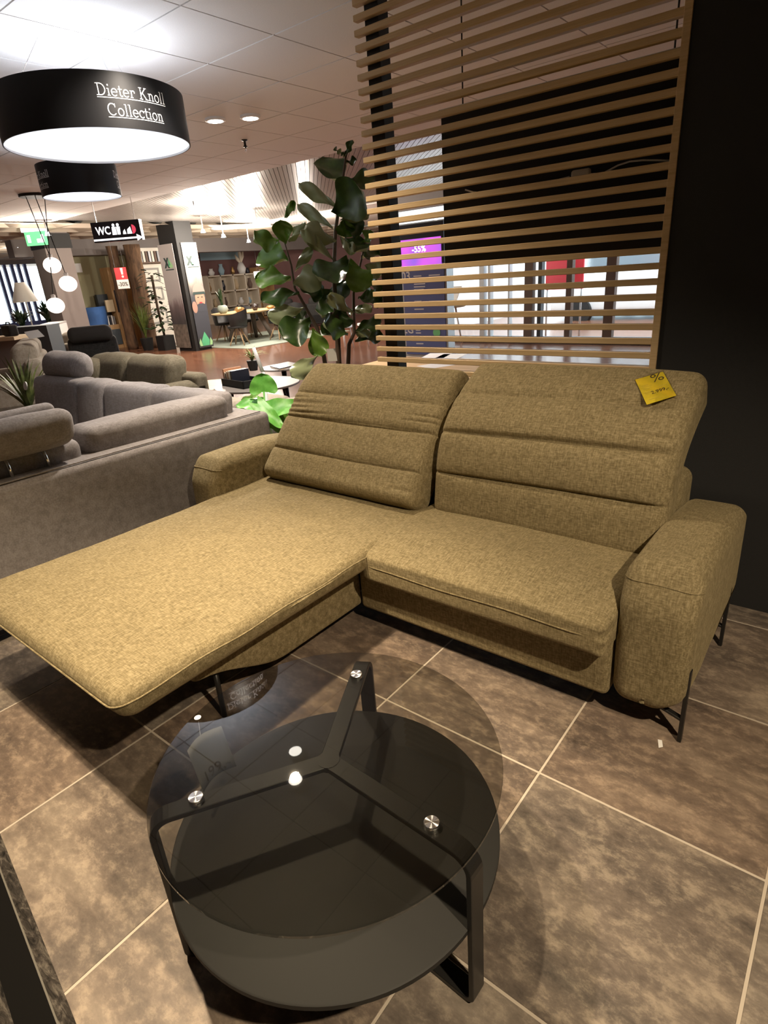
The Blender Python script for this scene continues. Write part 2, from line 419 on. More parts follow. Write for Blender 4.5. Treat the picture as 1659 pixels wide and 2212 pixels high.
# backrests: rounded slab bent along a side profile
def backrest(name, x0, x1, prof, th, seams, wrinkles, seed):
    P = [Vector((0, a, b)) for a, b in prof]
    d = [0]
    for i in range(1, len(P)): d.append(d[-1] + (P[i] - P[i - 1]).length)
    L = d[-1]
    def cur(s):
        s = max(0, min(L, s)); i = max(j for j in range(len(d)) if d[j] <= s + 1e-9); i = min(i, len(P) - 2)
        t = (s - d[i]) / (d[i + 1] - d[i])
        p0, p1, p2, p3 = P[max(i - 1, 0)], P[i], P[i + 1], P[min(i + 2, len(P) - 1)]
        q = .5 * ((2 * p1) + (p2 - p0) * t + (2 * p0 - 5 * p1 + 4 * p2 - p3) * t * t + (3 * p1 - p0 - 3 * p2 + p3) * t ** 3)
        return q
    def fn(q, e):
        s = q.z + L / 2; w_ = -q.y                    # w_ > 0: front
        p = cur(s); tg = (cur(min(L, s + .02)) - cur(max(0, s - .02))).normalized(); nn = Vector((0, -tg.z, tg.y))
        front = max(0.0, min(1.0, (w_ / (th / 2) - .2) / .6))
        off = 0
        edge = 1 - abs(e.x) ** 8
        for sp, dep, wd in seams:
            ds = (s / L - sp) * L + .010 * math.sin(q.x * 2.2 + seed)
            off -= dep * math.exp(-(ds / wd) ** 2) * front * (0.35 + .65 * edge)
        sl = sorted([0] + [a for a, _, _ in seams] + [1])
        for a, b in zip(sl[:-1], sl[1:]):
            t = (s / L - a) / (b - a)
            if 0 <= t <= 1: off += .016 * (1 - (2 * t - 1) ** 4) * front * edge
        for (ws, wx, wl, wa, wd) in wrinkles:
            ds = (s / L - ws) * L - .02 * (q.x - wx)
            off -= wa * math.exp(-(ds / wd) ** 2) * math.exp(-((q.x - wx) / wl) ** 2) * front
        off += front * .003 * noise.noise(Vector((q.x * 5, s * 9, seed)))
        p = p + nn * (w_ + off)
        return Vector((q.x + (x0 + x1) / 2, p.y, p.z))
    v, f = rbox(x1 - x0, th, L, (.05, .05, .06), (40, 3, 190), (0, 0, .012), 4, fn)
    return MB().add(v, f).build(name, OL, SF, True)
wl = (.95 - .28)
backrest('backrest', -1.315, -.298, [(.668, .445), (.80, .595), (.925, .742), (1.035, .858), (1.165, .94)], .17,
         [(.235, .015, .0055), (.50, .014, .0055), (.70, .007, .006)],
         [(.53, -.36, .16, .010, .007), (.57, -.44, .12, .010, .008), (.61, -.40, .2, .009, .012), (.65, -.45, .10, .006, .006), (.56, .42, .10, .008, .006), (.60, .44, .08, .008, .006), (.10, .44, .06, .006, .01)], 1.3)
backrest('backrest', -.262, .712, [(.785, .42), (.805, .56), (.835, .70), (.90, .805), (1.03, .895), (1.18, .965)], .17,
         [(.265, .016, .0055), (.475, .018, .0060), (.70, .005, .012)],
         [(.545, .42, .05, .012, .006), (.50, .44, .05, .010, .007), (.60, -.46, .06, .006, .007), (.66, .46, .05, .006, .008)], 4.1)
cushion('back_shell', OL, SF, (-1.35, .96, .14), (.698, 1.20, .66), .05, (20, 4, 6))
# armrests
def arm(name, x0, x1, sgn, top):
    def fn(p, e):
        t = smooth((.22 - p.z) / .12)
        if (p.x - (x0 + x1) / 2) * sgn > 0: p.x -= sgn * .045 * t * t          # softer lower outer edge
        fz = smooth((p.z - (top - .14)) / .14)
        p.y += .050 * fz * smooth((.50 - p.y) / .17)                       # top rolls back a little at the front
        bz = smooth((p.y - .75) / .40); p.z -= .04 * bz * fz
        if p.z < .2: p.z += .06 * smooth((p.y - .5) / .5)
        if sgn > 0:
            side = smooth((x0 + .05 - p.x) / .05) * smooth((.42 - p.y) / .08)
            p.y += side * .004 * math.sin(p.z * 330) * smooth((p.z - .28) / .06) * smooth((.50 - p.z) / .06)
        p.x += wr(p, 9, .002)
        return p
    a = cushion(name, OL, SF, (x0, .325, .100), (x1, 1.13, top), (.052, .045, .058), (8, 18, 14), (.006, .008, .012), fn, k=5)
    c_ = []; xm = (x0 + x1) / 2; hx = (x1 - x0) / 2; r_ = .050
    for k in range(25):                                  # seam round the upper front edge, then back along the outer side
        s = -1 + 2 * k / 24; ex_ = max(0, abs(s) * hx - (hx - r_)) / r_
        x = xm + math.copysign(min(abs(s) * hx, hx - r_) + r_ * math.sin(ex_ * math.pi / 2), s); yb = r_ * (1 - math.cos(ex_ * math.pi / 2))
        q_ = fn(Vector((x, .325 + yb + .006 - .008, top - .050 - .010 * abs(s) ** 3)), None); c_.append(q_)
    MB().tube(c_, .0028, 6).build('piping', OL, a, True)
    return a
ra = arm('armrest', .690, .912, 1, .592)
la = arm('armrest', -1.56, -1.345, -1, .625)
# legs: thin black bars
def sofa_leg(x, y, top, sx):
    b = MB().sweep([(x, y, 0), (x, y, top)], (0, 1, 0), .011, .006)
    b.sweep([(x, y, .085), (x - sx * .10, y + .015, .105)], (0, 1, 0), .010, .005)
    return b.build('leg', 'black_metal', SF, bevel=.0015, seg=1)
sofa_leg(.909, .372, .275, 1); sofa_leg(.909, .99, .26, 1); sofa_leg(-1.557, .372, .275, -1); sofa_leg(-1.557, .99, .26, -1)
for x, y in ((-.44, -.40), (-1.30, -.40)):
    MB().tube([(x, y, 0), (x, y, .21)], .010, 8).build('leg', 'black_metal', SF, True)

# price tag on the right backrest
TGn = Vector((0, -.42, .91)).normalized()
def on_plane(u, v, p0, n): d = ray(u, v); return CAM + d * ((Vector(p0) - CAM).dot(n) / d.dot(n))
TP = Vector((.50, 1.06, 1.025))
q = [on_plane(u, v, TP, TGn) for u, v in ((1372, 820), (1397, 874), (1461, 854), (1432, 803))]
tg = thing('price_tag', 'yellow percent price tag lying on the olive sofa backrest', 'price tag', q[1])
MB().slab(q[0], q[1], q[2], q[3], TGn, .0012).build('card', 'yellow_paper', tg)
ux = (q[2] - q[1]).normalized(); uy = (q[0] - q[1]).normalized(); Wd = (q[2] - q[1]).length; Ht = (q[0] - q[1]).length; up = TGn * .0006
text_on('price', '2.999,-', 'ink', tg, q[1] + ux * Wd * .30 + uy * Ht * .27 + up, ux, uy, Ht * .13, .012, Wd * .60)
text_on('percent_sign', '%', 'ink', tg, q[1] + ux * Wd * .50 + uy * Ht * .68 + up, ux, uy, Ht * .30, .0, Wd * .42)
for a, b, wdt in ((.10, .60, .34), (.10, .53, .30), (.10, .40, .26), (.10, .33, .28), (.62, .47, .28), (.12, .12, .36), (.10, .66, .22)):
    o_ = q[1] + ux * Wd * a + uy * Ht * b + up
    MB().quad(o_, o_ + ux * Wd * wdt, o_ + ux * Wd * wdt + uy * Ht * .022, o_ + uy * Ht * .022).build('printed_line', 'pale_ink', tg)
f0 = q[0] - ux * .004 + uy * .001
MB().slab(f0, q[1] - ux * .003 - uy * .003, q[2] + ux * .003 - uy * .003, q[3] + ux * .004 + uy * .012, TGn, .0004).build('sleeve', 'clear_film', tg)

# ------------------------------------------------------------------ round glass coffee table
m, nt, b = nmat('turned_chrome'); b.inputs['Base Color'].default_value = (.75, .75, .76, 1); b.inputs['Metallic'].default_value = 1.0; b.inputs['Roughness'].default_value = .22
b.inputs['Anisotropic'].default_value = .95; tn = nt.nodes.new('ShaderNodeTangent'); tn.direction_type = 'RADIAL'; tn.axis = 'Z'; nt.links.new(tn.outputs[0], b.inputs['Tangent'])
TC = Vector((.361, -.628, 0)); RG = .392; ZG = .450
tb = thing('coffee_table', 'round smoked glass coffee table with black Y-shaped metal frame and lower shelf', 'table', TC)
MB().lathe([(RG - .002, ZG - .010), (RG, ZG - .008), (RG, ZG - .002), (RG - .002, ZG)], TC, 96).build('glass_top', 'smoked_glass', tb, 'auto')
MB().lathe([(RG - .010, .228), (RG - .006, .230), (RG - .006, .242), (RG - .010, .244)], TC, 96).build('shelf', 'graphite', tb, 'auto')
for k in range(3):
    a = R(-2 + 120 * k); d = Vector((math.cos(a), math.sin(a), 0)); sd = Vector((-d.y, d.x, 0))
    zt, zb, rc, ro = ZG - .018, .008, .04, RG - .002
    path = [TC + d * .012 + Vector((0, 0, zt)), TC + d * (ro - rc) + Vector((0, 0, zt))]
    for j in range(1, 7): b = R(90 * j / 6); path.append(TC + d * (ro - rc + rc * math.sin(b)) + Vector((0, 0, zt - rc + rc * math.cos(b))))
    for j in range(0, 7): b = R(90 * j / 6); path.append(TC + d * (ro - .02 + .02 * math.cos(b)) + Vector((0, 0, zb + .02 - .02 * math.sin(b))))
    path.append(TC + d * .02 + Vector((0, 0, zb)))
    MB().sweep(path, sd, .021, .0065).build('leg', 'black_metal', tb, bevel=.0015, seg=1)
    kp = TC + d * .292
    kn = MB().lathe([(.0, .0030), (.015, .0030), (.0160, .0020), (.0160, -.012)][::-1], (0, 0, 0), 32, False).build('glass_fixing', 'turned_chrome', tb, 'auto', world=False)
    kn.location = d * .292 + Vector((0, 0, ZG))
MB().lathe([(.0, ZG - .0255), (.026, ZG - .0255), (.026, ZG - .0105), (0, ZG - .0105)], TC, 24, False).build('hub', 'black_metal', tb, 'auto')
# hanging tag under the glass
A_ = onz(404, 1622, .436); B_ = onz(478, 1568, .436)
tt = thing('hanging_price_tag', 'curled paper price tag hanging under the rim of the glass table', 'price tag', A_)
plain('grey_paper', (.20, .195, .175), .6)
n_ = 10; v = []; f = []
sdn = (B_ - A_).cross(Vector((0, 0, 1))).normalized()
if sdn.dot(CAM - A_) < 0: sdn = -sdn
def tagp(s, t): return A_.lerp(B_, s) + sdn * (-.018 * math.sin(math.pi * s) + .03 * t) + Vector((0, 0, -.115 * t))
for i in range(n_ + 1):
    for j in range(6): v.append(tagp(i / n_, j / 5))
for i in range(n_):
    for j in range(5): f.append((i * 6 + j, (i + 1) * 6 + j, (i + 1) * 6 + j + 1, i * 6 + j + 1))
pp = MB().add(v, f).build('paper', 'grey_paper', tt, True); sol = pp.modifiers.new('thick', 'SOLIDIFY'); sol.thickness = .0008
vv, ff = text_mesh('199,-', 1.0, .01); xm = max(p.x for p in vv); ym = max(p.y for p in vv)
MB().add([tagp(.16 + .75 * p.x / xm, .93 - .22 * p.y / ym) + sdn * .0022 for p in vv], ff).build('price', 'ink', tt)
dotp = onz(427, 1550, ZG + .0006)
MB().lathe([(.0, .0), (.0085, .0), (.0085, .0006), (0, .0006)], dotp, 20, False).build('sticker', 'white_plastic', tt)
MB().tube([dotp - Vector((0, 0, .012)), (A_ + B_) / 2 + Vector((0, 0, -.004)) - sdn * .018], .0006, 5).build('string', 'white_plastic', tt)

# scrap of paper on the floor
pc = onz(1425, 1606, .0)
tag(MB().slab(onz(1421, 1597, .001), onz(1430, 1599, .001), onz(1432, 1613, .001), onz(1423, 1615, .001), (0, 0, 1), .001).build('paper_scrap', 'white_plastic'), 'small white paper scrap on the tile by the sofa leg', 'paper')

# patterned rug in the near corner
RA = onz(0, 1800, .006); RB = onz(165, 2212, .006)
ex = (RB - RA).normalized(); ey = Vector((ex.y, -ex.x, 0))
rg = thing('area_rug', 'dark mottled rug with a black band and a thin pale line along its edge', 'rug', RA)
def rug_mat():
    m, nt, b = nmat('rug_pile')
    v = mapping(nt, (22, 70, 20), rot=(0, 0, R(8))); n = noisen(nt, v, 1.0, 5, .7, .6)
    nt.links.new(ramp(nt, n, [(.34, (.010, .009, .008)), (.5, (.040, .034, .029)), (.68, (.135, .118, .098))]), b.inputs['Base Color'])
    b.inputs['Roughness'].default_value = .95; b.inputs['Specular IOR Level'].default_value = .1
    bp = nt.nodes.new('ShaderNodeBump'); bp.inputs['Strength'].default_value = .6; bp.inputs['Distance'].default_value = .006
    nt.links.new(n, bp.inputs['Height']); nt.links.new(bp.outputs[0], b.inputs['Normal'])
rug_mat(); plain('rug_black', (.006, .0055, .005), .95, spec=.08); plain('rug_line', (.13, .12, .10), .9)
def rug_strip(name, a, b, mat, z):
    p0, p1 = RA - ex * .9 + ey * a, RA + ex * 1.6 + ey * a; p2, p3 = RA + ex * 1.6 + ey * b, RA - ex * .9 + ey * b
    zz = Vector((0, 0, z - RA.z)); return MB().slab(p0 + zz, p1 + zz, p2 + zz, p3 + zz, (0, 0, 1), z).build(name, mat, rg)
rug_strip('edge_band', 0, .027, 'rug_pile', .008); rug_strip('pale_line', .027, .031, 'rug_line', .0078)
rug_strip('black_band', .031, .098, 'rug_black', .008); rug_strip('field', .098, 1.3, 'rug_pile', .008)
# ------------------------------------------------------------------ ceilings
ce = tag(MB().box((-11.6, -6, ZC + .010), (8, 4.6, ZC + .12)).build('ceiling', 'ceiling_rail'), 'pale grid ceiling of large square boards', 'ceiling', kind='structure')
pm = None
for i in range(-15, 7):
    for j in range(-4, 6):
        x0, y0 = -2.506 + i * .625, 1.015 + j * .622
        y1 = min(y0 + .622, 4.598)
        if y1 - y0 < .55 and j < 5: continue
        if pm is None: po = MB().box((.005, .005, 0), (.620, .617, .011)).build('ceiling_board', 'ceiling_board'); pm = po
        else: po = pm.copy(); col.objects.link(po)
        po.parent = ce; po.location = (x0, y0, ZC)
        if j == 5: po.scale.y = (y1 - y0) / .622
MB().box((-11.6, -6, ZC), (8, -1.48, ZC + .011)).build('plain_field', 'ceiling_board', ce)
plain('lamella_metal', (.46, .42, .39), .32, .6)
lm_ = MB(); u_ = Vector((-1, 1, 0)).normalized(); n_ = Vector((1, 1, 0)).normalized()
k = -90
for k in range(-100, 290):
    c0 = Vector((-4, 4.6, 0)) + n_ * (k * .06)
    a = c0 - u_ * 9; b = c0 + u_ * 22; h = n_ * .0265
    lm_.add([a - h + Vector((0, 0, 2.80)), a + h + Vector((0, 0, 2.80)), b + h + Vector((0, 0, 2.80)), b - h + Vector((0, 0, 2.80)),
             a - h + Vector((0, 0, 2.815)), a + h + Vector((0, 0, 2.815)), b + h + Vector((0, 0, 2.815)), b - h + Vector((0, 0, 2.815))],
            [(0, 1, 2, 3), (0, 4, 5, 1), (2, 6, 7, 3), (1, 5, 6, 2), (3, 7, 4, 0)])
lo_ = tag(MB().box((-11.5, 4.6, 2.86), (8, 9.52, 2.9)).build('ceiling_lamella', 'pot_grey'), 'shiny metal lamella ceiling between the board grid and the coffers', 'ceiling', kind='structure')
ls = lm_.build('lamella', 'lamella_metal', lo_); ls['kind'] = 'stuff'
bm = bmesh.new(); bm.from_mesh(ls.data)
for co_, no_ in (((0, 9.5, 0), (0, 1, 0)), ((0, 4.5, 0), (0, -1, 0)), ((7.9, 0, 0), (1, 0, 0)), ((-11.7, 0, 0), (-1, 0, 0))):
    bmesh.ops.bisect_plane(bm, geom=bm.verts[:] + bm.edges[:] + bm.faces[:], plane_co=co_, plane_no=no_, clear_outer=True)
bm.to_mesh(ls.data); bm.free()
tag(MB().box((-11.5, 9.52, 2.78), (-7.2, 16.7, 2.9)).build('ceiling_side', 'ceiling_board'), 'plain pale ceiling beside the coffers', 'ceiling', kind='structure')
# coffers
plain('coffer_plaster', (.58, .50, .40), .85)
cf = tag(MB().box((-34, 0, 2.95), (-11.5, 20, 3.0)).build('ceiling_coffered', 'coffer_plaster'), 'cream coffered ceiling of faceted pyramids over the dining displays', 'ceiling', kind='structure')
cm = None; CS = .9
for i in range(14):
    for j in range(17):
        x0 = -11.5 - (i + 1) * CS; y0 = 2.4 + j * CS
        if cm is None:
            s_, d_, hh = CS, .05, .17
            v = [(0, 0, 0), (s_, 0, 0), (s_, s_, 0), (0, s_, 0), (d_, d_, 0), (s_ - d_, d_, 0), (s_ - d_, s_ - d_, 0), (d_, s_ - d_, 0), (s_ * .5, s_ * .5, hh), (s_ * .5, s_ * .5, hh)]
            f = [(0, 1, 5, 4), (1, 2, 6, 5), (2, 3, 7, 6), (3, 0, 4, 7), (4, 5, 8), (5, 6, 8), (6, 7, 8), (7, 4, 8)]
            co = MB().add(v[:9], f).build('coffer', 'coffer_plaster'); cm = co
        else: co = cm.copy(); col.objects.link(co)
        co.parent = cf; co.location = (x0, y0, 2.74)
tag(MB().box((-34, -6, ZC), (-11.6, 2.4, ZC + .1)).build('ceiling_far', 'ceiling_board'), 'plain pale ceiling beyond the sofa displays', 'ceiling', kind='structure')

# ------------------------------------------------------------------ outer walls (the store closes behind the camera)
plain('taupe_wall', (.33, .29, .25), .9); plain('green_wall', (.36, .335, .20), .9); plain('maroon_wall', (.20, .105, .10), .85); plain('grey_render', (.25, .225, .215), .85)
plain('brown_paint', (.14, .095, .075), .8)
def wall(name, lo, hi, mat, label): return tag(MB().box(lo, hi).build(name, mat), label, 'wall', kind='structure')
wall('wall_right', (8, -6, 0), (8.1, 20, 2.9), 'taupe_wall', 'taupe end wall of the store behind the black partition')
wall('wall_near', (-34, -6.1, 0), (8, -6, 2.9), 'taupe_wall', 'taupe wall on the near side of the showroom')
wall('wall_green', (-15.7, 6.35, 0), (-15.5, 9.2, 2.45), 'green_wall', 'olive green display wall behind the oak cabinet')
wall('wall_maroon', (-19.6, 9.2, 0), (-19.4, 16.5, 2.75), 'maroon_wall', 'dark maroon wall behind the dining display')
wall('wall_dining_side', (-7.3, 9.4, 0), (-7.2, 16.7, 2.9), 'maroon_wall', 'dark side wall of the dining area')
wall('wall_outside', (-7.2, 9.6, 0), (-7.15, 16.7, 2.9), 'white_paint', 'white rendered outside wall beyond the shop window')
wall('wall_dining_end', (-19.6, 16.5, 0), (-7.2, 16.7, 2.75), 'maroon_wall', 'dark wall at the far end of the dining area')

# ------------------------------------------------------------------ window front behind the screen
plain('alu', (.62, .66, .68), .4, .3); plain('dark_frame', (.03, .034, .04), .5); plain('blue_frame', (.10, .12, .30), .5)
YW = 9.4
wf = tag(MB().box((-7.2, YW, -.05), (8, YW + .12, .12)).build('window_1', 'dark_frame'), 'tall shop window front looking out on the bright street', 'window', kind='structure')
MB().box((-7.2, YW, 2.55), (8, YW + .12, 2.86)).build('window_head', 'grey_render', wf)
MB().box((-7.2, YW + .05, .12), (8, YW + .06, 2.55)).build('pane', 'clear_glass', wf)
for u, wd, mt in ((1042, .10, 'alu'), (1058, .05, 'alu'), (1100, .03, 'alu'), (1142, .16, 'brown_paint'), (1166, .07, 'dark_frame'), (1228, .10, 'brown_paint'), (1316, .16, 'brown_paint'), (1425, .05, 'dark_frame'), (1480, .1, 'dark_frame')):
    x = ony(u, 660, YW).x
    MB().box((x - wd / 2, YW - .03, .05), (x + wd / 2, YW + .1, 2.55)).build('mullion', mt, wf)
for x in (1.2, 2.6, 4.0, 5.4, 6.8): MB().box((x - .05, YW - .03, .05), (x + .05, YW + .1, 2.55)).build('mullion', 'dark_frame', wf)
plain('street', (.62, .63, .63), .9); plain('facade', (.62, .70, .72), .8); plain('facade_window', (.20, .25, .28), .2); plain('red_sign', (.75, .035, .05), .5)
tag(MB().box((-40, YW + .12, -.3), (40, 60, -.12)).build('street', 'street'), 'pale sunlit street outside the shop window', 'street', kind='structure')
bd = thing('office_building', 'pale bluish office building across the street with rows of small windows', 'building', (-2, 30, -.12))
MB().box((-9.5, 28, -.12), (6, 32, 9)).build('wall', 'facade', bd)
for fl_ in range(3):
    for c_ in range(16):
        x = -9.0 + c_ * .92; z = .9 + fl_ * 2.0
        MB().box((x, 27.95, z), (x + .5, 28.05, z + .95)).build('window', 'facade_window', bd)
b2 = thing('street_house', 'white house front across the street beside the office building', 'building', (-16, 28, -.12))
MB().box((-24, 26, -.12), (-10, 30, 7)).build('wall', 'white_paint', b2)
for c_ in range(6): MB().box((-23 + c_ * 2.1, 25.95, 1), (-22.0 + c_ * 2.1, 26.05, 2.3)).build('window', 'facade_window', b2)
rp = [ony(u, v, 10.6) for u, v in ((1180, 566), (1180, 640), (1262, 560), (1262, 640))]
rs = thing('red_banner', 'plain red banner standing outside the shop window', 'banner', (rp[0].x, 10.6, -.12))
MB().box((rp[0].x, 10.6, rp[1].z + .12), (rp[2].x, 10.64, rp[0].z + .10)).build('cloth', 'red_sign', rs)
for x in (rp[0].x + .03, rp[2].x - .03): MB().tube([(x, 10.62, -.12), (x, 10.62, rp[0].z + .1)], .02, 6).build('pole', 'alu', rs, True)
car = thing('parked_van', 'white van parked on the street outside the window', 'van', (-3.2, 14.5, -.12))
v, f = rbox(4.4, 1.9, 1.0, .18, (6, 4, 4)); MB().add([p + Vector((-3.2, 14.5, .62)) for p in v], f).build('body', 'white_plastic', car, True)
v, f = rbox(3.0, 1.7, .7, .2, (6, 4, 4)); MB().add([p + Vector((-3.0, 14.5, 1.35)) for p in v], f).build('cabin', 'facade_window', car, True)
for x in (-4.6, -1.8): MB().lathe([(.0, -.1), (.32, -.1), (.32, .1), (0, .1)], (0, 0, 0), 20).build('wheel', 'black_matte', car, world=False).matrix_local = Matrix.Translation((x + 3.2, -.95, .32)) @ Matrix.Rotation(R(90), 4, 'X')
# far-left window front
XW = -24.0
w2 = tag(MB().box((XW - .1, 2.4, 0), (XW, 12, .62)).build('window_2', 'blue_frame'), 'bright window front with blue frames at the far end of the store', 'window', kind='structure')
MB().box((XW - .1, 2.4, 2.62), (XW, 12, 2.95)).build('window_head', 'grey_render', w2)
MB().box((XW - .06, 2.4, .62), (XW - .05, 12, 2.62)).build('pane', 'clear_glass', w2)
for u in (8, 22, 38, 52, 66, 98, 118): 
    y = onx(u, 620, XW).y; MB().box((XW - .08, y - .05, .62), (XW + .03, y + .05, 2.62)).build('mullion', 'blue_frame', w2)
for y in (3.5, 5, 6.5): MB().box((XW - .08, y - .05, .62), (XW + .03, y + .05, 2.62)).build('mullion', 'blue_frame', w2)
wall('wall_left', (-34, -6, 0), (-33.8, 20, 2.95), 'taupe_wall', 'distant end wall of the store') if False else None
wall('wall_far_left', (XW - .12, -6, 0), (XW, 2.4, 2.9), 'taupe_wall', 'taupe wall beside the far blue-framed windows')
wall('wall_far_end', (XW - .12, 12, 0), (XW, 16.7, 2.9), 'taupe_wall', 'taupe wall closing the far dining corner')

# ------------------------------------------------------------------ spots, sprinkler
plain('lamp_face', (1, 1, 1), .4, emit=(1.0, .93, .82), estr=14); plain('lamp_face_cool', (1, 1, 1), .4, emit=(.92, .95, 1.0), estr=10)
def spot_fixture(p, z, label, group, mat='lamp_face', r=.055, body='white_paint', name='ceiling_spotlight', lens='lens'):
    o = thing(name, label, 'spotlight', (p[0], p[1], z), group)
    MB().lathe([(r * 1.15, 0), (r * 1.15, -.018), (r, -.022)], (0, 0, 0), 20).build('housing', body, o, 'auto', world=False)
    MB().lathe([(0, -.0235), (r * .88, -.0235), (r * .88, -.021), (0, -.021)], (0, 0, 0), 20, False).build(lens, mat, o, world=False)
    return o
for p, t, wt, cone, c, nm in NEAR_SPOTS: spot_fixture(p, ZC, 'round recessed ceiling spot over the olive sofa corner', 'ceiling spots over the sofa corner', name=nm + '_fixture_offscreen', lens=nm + '_lens_offscreen')
for x, y, z, wt in PAIR_SPOTS: spot_fixture((x, y), ZC, 'bright recessed spot, one of a pair behind the black drum lamps', 'pair of spots near the drum lamps', r=.075)
def track_spot(x, y, z, label, group):
    top = ZC if (y < 4.6 and x > -11.6) else (2.805 if x > -11.5 else (2.93 if y > 2.4 else ZC))
    o = thing('track_spotlight', label, 'spotlight', (x, y, top), group); z -= top
    MB().tube([(0, 0, 0), (0, 0, z + .10)], .012, 6).build('arm', 'white_paint', o, True, world=False)
    MB().lathe([(.03, z + .11), (.045, z + .06), (.055, z + .05)], (0, 0, 0), 14).build('head', 'lamp_face_cool', o, True, world=False)
for u, v in ((492, 489), (548, 486)):
    p = onz(u, v, 2.735); o = thing('round_ceiling_light', 'round glowing ceiling light set into the coffered ceiling', 'ceiling light', (p.x, p.y, 2.74), 'round lights in the coffers')
    MB().lathe([(.42, 0), (.42, -.04), (.39, -.045)], (0, 0, 0), 28, False).build('rim', 'white_paint', o, 'auto', world=False); MB().lathe([(0, -.042), (.39, -.042)], (0, 0, 0), 28, False).build('diffuser', 'lamp_face', o, world=False)
sp = onz(528, 302, ZC)
so = thing('sprinkler', 'small black sprinkler head hanging from the grid ceiling', 'sprinkler', sp)
MB().lathe([(.03, 0), (.03, -.008), (.012, -.012), (.012, -.05), (.022, -.055), (.022, -.062)], (0, 0, 0), 14).build('head', 'black_metal', so, True, world=False)
MB().tube([(0, 0, -.06), (0, 0, -.10)], .008, 8).build('deflector', 'chrome', so, True, world=False)
# track-spots with glowing cones under the lamella and coffer ceilings
for u, v, d, wt in ((418, 440, 10.2, 170), (440, 508, 12.5, 130), (484, 518, 13, 130), (556, 494, 12, 130), (105, 515, 11, 130), (38, 540, 14, 130), (58, 555, 16, 130), (538, 528, 15, 130), (667, 497, 14, 130)):
    p = at(u, v, d); zz = min(p.z, 2.6); track_spot(p.x, p.y, zz, 'white track spotlight shining below the far ceilings', 'track spots below the far ceilings')
    lamp((p.x, p.y, zz), wt, NEUT, .04, 'track_spot_light')

# ------------------------------------------------------------------ black drum lamps with lettering
def arc(cx, cy, rx, ry, a0, a1, n=14): return [(cx + rx * math.cos(R(a0 + (a1 - a0) * i / n)), cy + ry * math.sin(R(a0 + (a1 - a0) * i / n))) for i in range(n + 1)]
TK = .075; SR = .055
def ser(x, y, l=.13): return ([(x - l, y), (x + l, y)], SR)
GL = {
 'D': (.92, [([(.20, 0), (.20, 1)], TK), ser(.16, .03, .15), ser(.16, .97, .15), ([(.2, .97)] + arc(.36, .5, .44, .47, 90, -90) + [(.2, .03)], TK)]),
 'i': (.38, [([(.19, 0), (.19, .6)], TK), ser(.19, .03), ([(.05, .58), (.19, .58)], SR), ([(.19, .80), (.19, .93)], .11)]),
 'e': (.66, [(arc(.33, .31, .255, .30, 0, 320, 18), TK), ([(.09, .33), (.57, .33)], SR)]),
 't': (.46, [([(.20, .85), (.20, .16)] + arc(.32, .15, .12, .13, 180, 330, 6), TK), ([(.04, .6), (.42, .6)], SR)]),
 'r': (.56, [([(.19, 0), (.19, .6)], TK), ser(.19, .03), ([(.05, .58), (.19, .58)], SR), ([(.19, .38)] + arc(.38, .40, .17, .20, 150, 30, 6), TK), ([(.47, .46), (.54, .46)], .11)]),
 'K': (.96, [([(.20, 0), (.20, 1)], TK), ser(.20, .03, .16), ser(.20, .97, .16), ([(.22, .38), (.74, .97)], TK), ([(.40, .56), (.78, .03)], TK), ser(.74, .97, .14), ser(.80, .03, .15)]),
 'n': (.74, [([(.19, 0), (.19, .6)], TK), ser(.19, .03), ([(.05, .58), (.19, .58)], SR), ([(.19, .40)] + arc(.37, .40, .18, .20, 160, 0, 8) + [(.55, 0)], TK), ser(.56, .03)]),
 'o': (.68, [(arc(.34, .31, .255, .30, 0, 360, 22), TK)]),
 'l': (.38, [([(.19, 0), (.19, 1)], TK), ser(.19, .03), ([(.05, .97), (.19, .97)], SR)]),
 'C': (.90, [(arc(.46, .5, .38, .48, 45, 318, 22), TK), ([(.74, .98), (.74, .68)], SR)]),
 'c': (.60, [(arc(.33, .31, .255, .30, 40, 322, 16), TK), ([(.54, .60), (.54, .44)], SR)]),
 ' ': (.42, []),
}
def ribbon(pts, w, out_v, out_f):
    pts = [Vector((a, b, 0)) for a, b in pts]; fine = [pts[0]]
    for a, b in zip(pts[:-1], pts[1:]):
        k = max(1, int((b - a).length / .12))
        for i in range(1, k + 1): fine.append(a.lerp(b, i / k))
    o = len(out_v)
    for i, p in enumerate(fine):
        t = (fine[min(i + 1, len(fine) - 1)] - fine[max(i - 1, 0)]).normalized(); n = Vector((-t.y, t.x, 0)) * (w / 2)
        out_v += [p + n, p - n]
    for i in range(len(fine) - 1): out_f.append((o + 2 * i, o + 2 * i + 1, o + 2 * i + 3, o + 2 * i + 2))
def line_geo(s):
    x = 0; v = []; f = []
    for ch_ in s:
        adv, st_ = GL[ch_]
        for pts, w_ in st_: ribbon([(a + x, b) for a, b in pts], w_, v, f)
        x += adv
    ribbon([(.0, -.14), (x, -.14)], .055, v, f)
    return v, f, x
def drum_text(name, parent, c, r, ang, zmid, cap):
    """two underlined slab-serif lines wrapped on the drum, centred at ang"""
    B = MB()
    for s, zz in (('Dieter Knoll', zmid + cap * .28), ('Collection', zmid - cap * 1.33)):
        v, f, wd = line_geo(s); wd *= cap
        B.add([(c[0] + (r + .0012) * math.cos(ang + (p.x * cap - wd / 2) / r), c[1] + (r + .0012) * math.sin(ang + (p.x * cap - wd / 2) / r), zz + p.y * cap) for p in v], f)
    return B.build(name, 'text_white', parent)
m, nt, b = nmat('diffuser'); nt.nodes.remove(b)
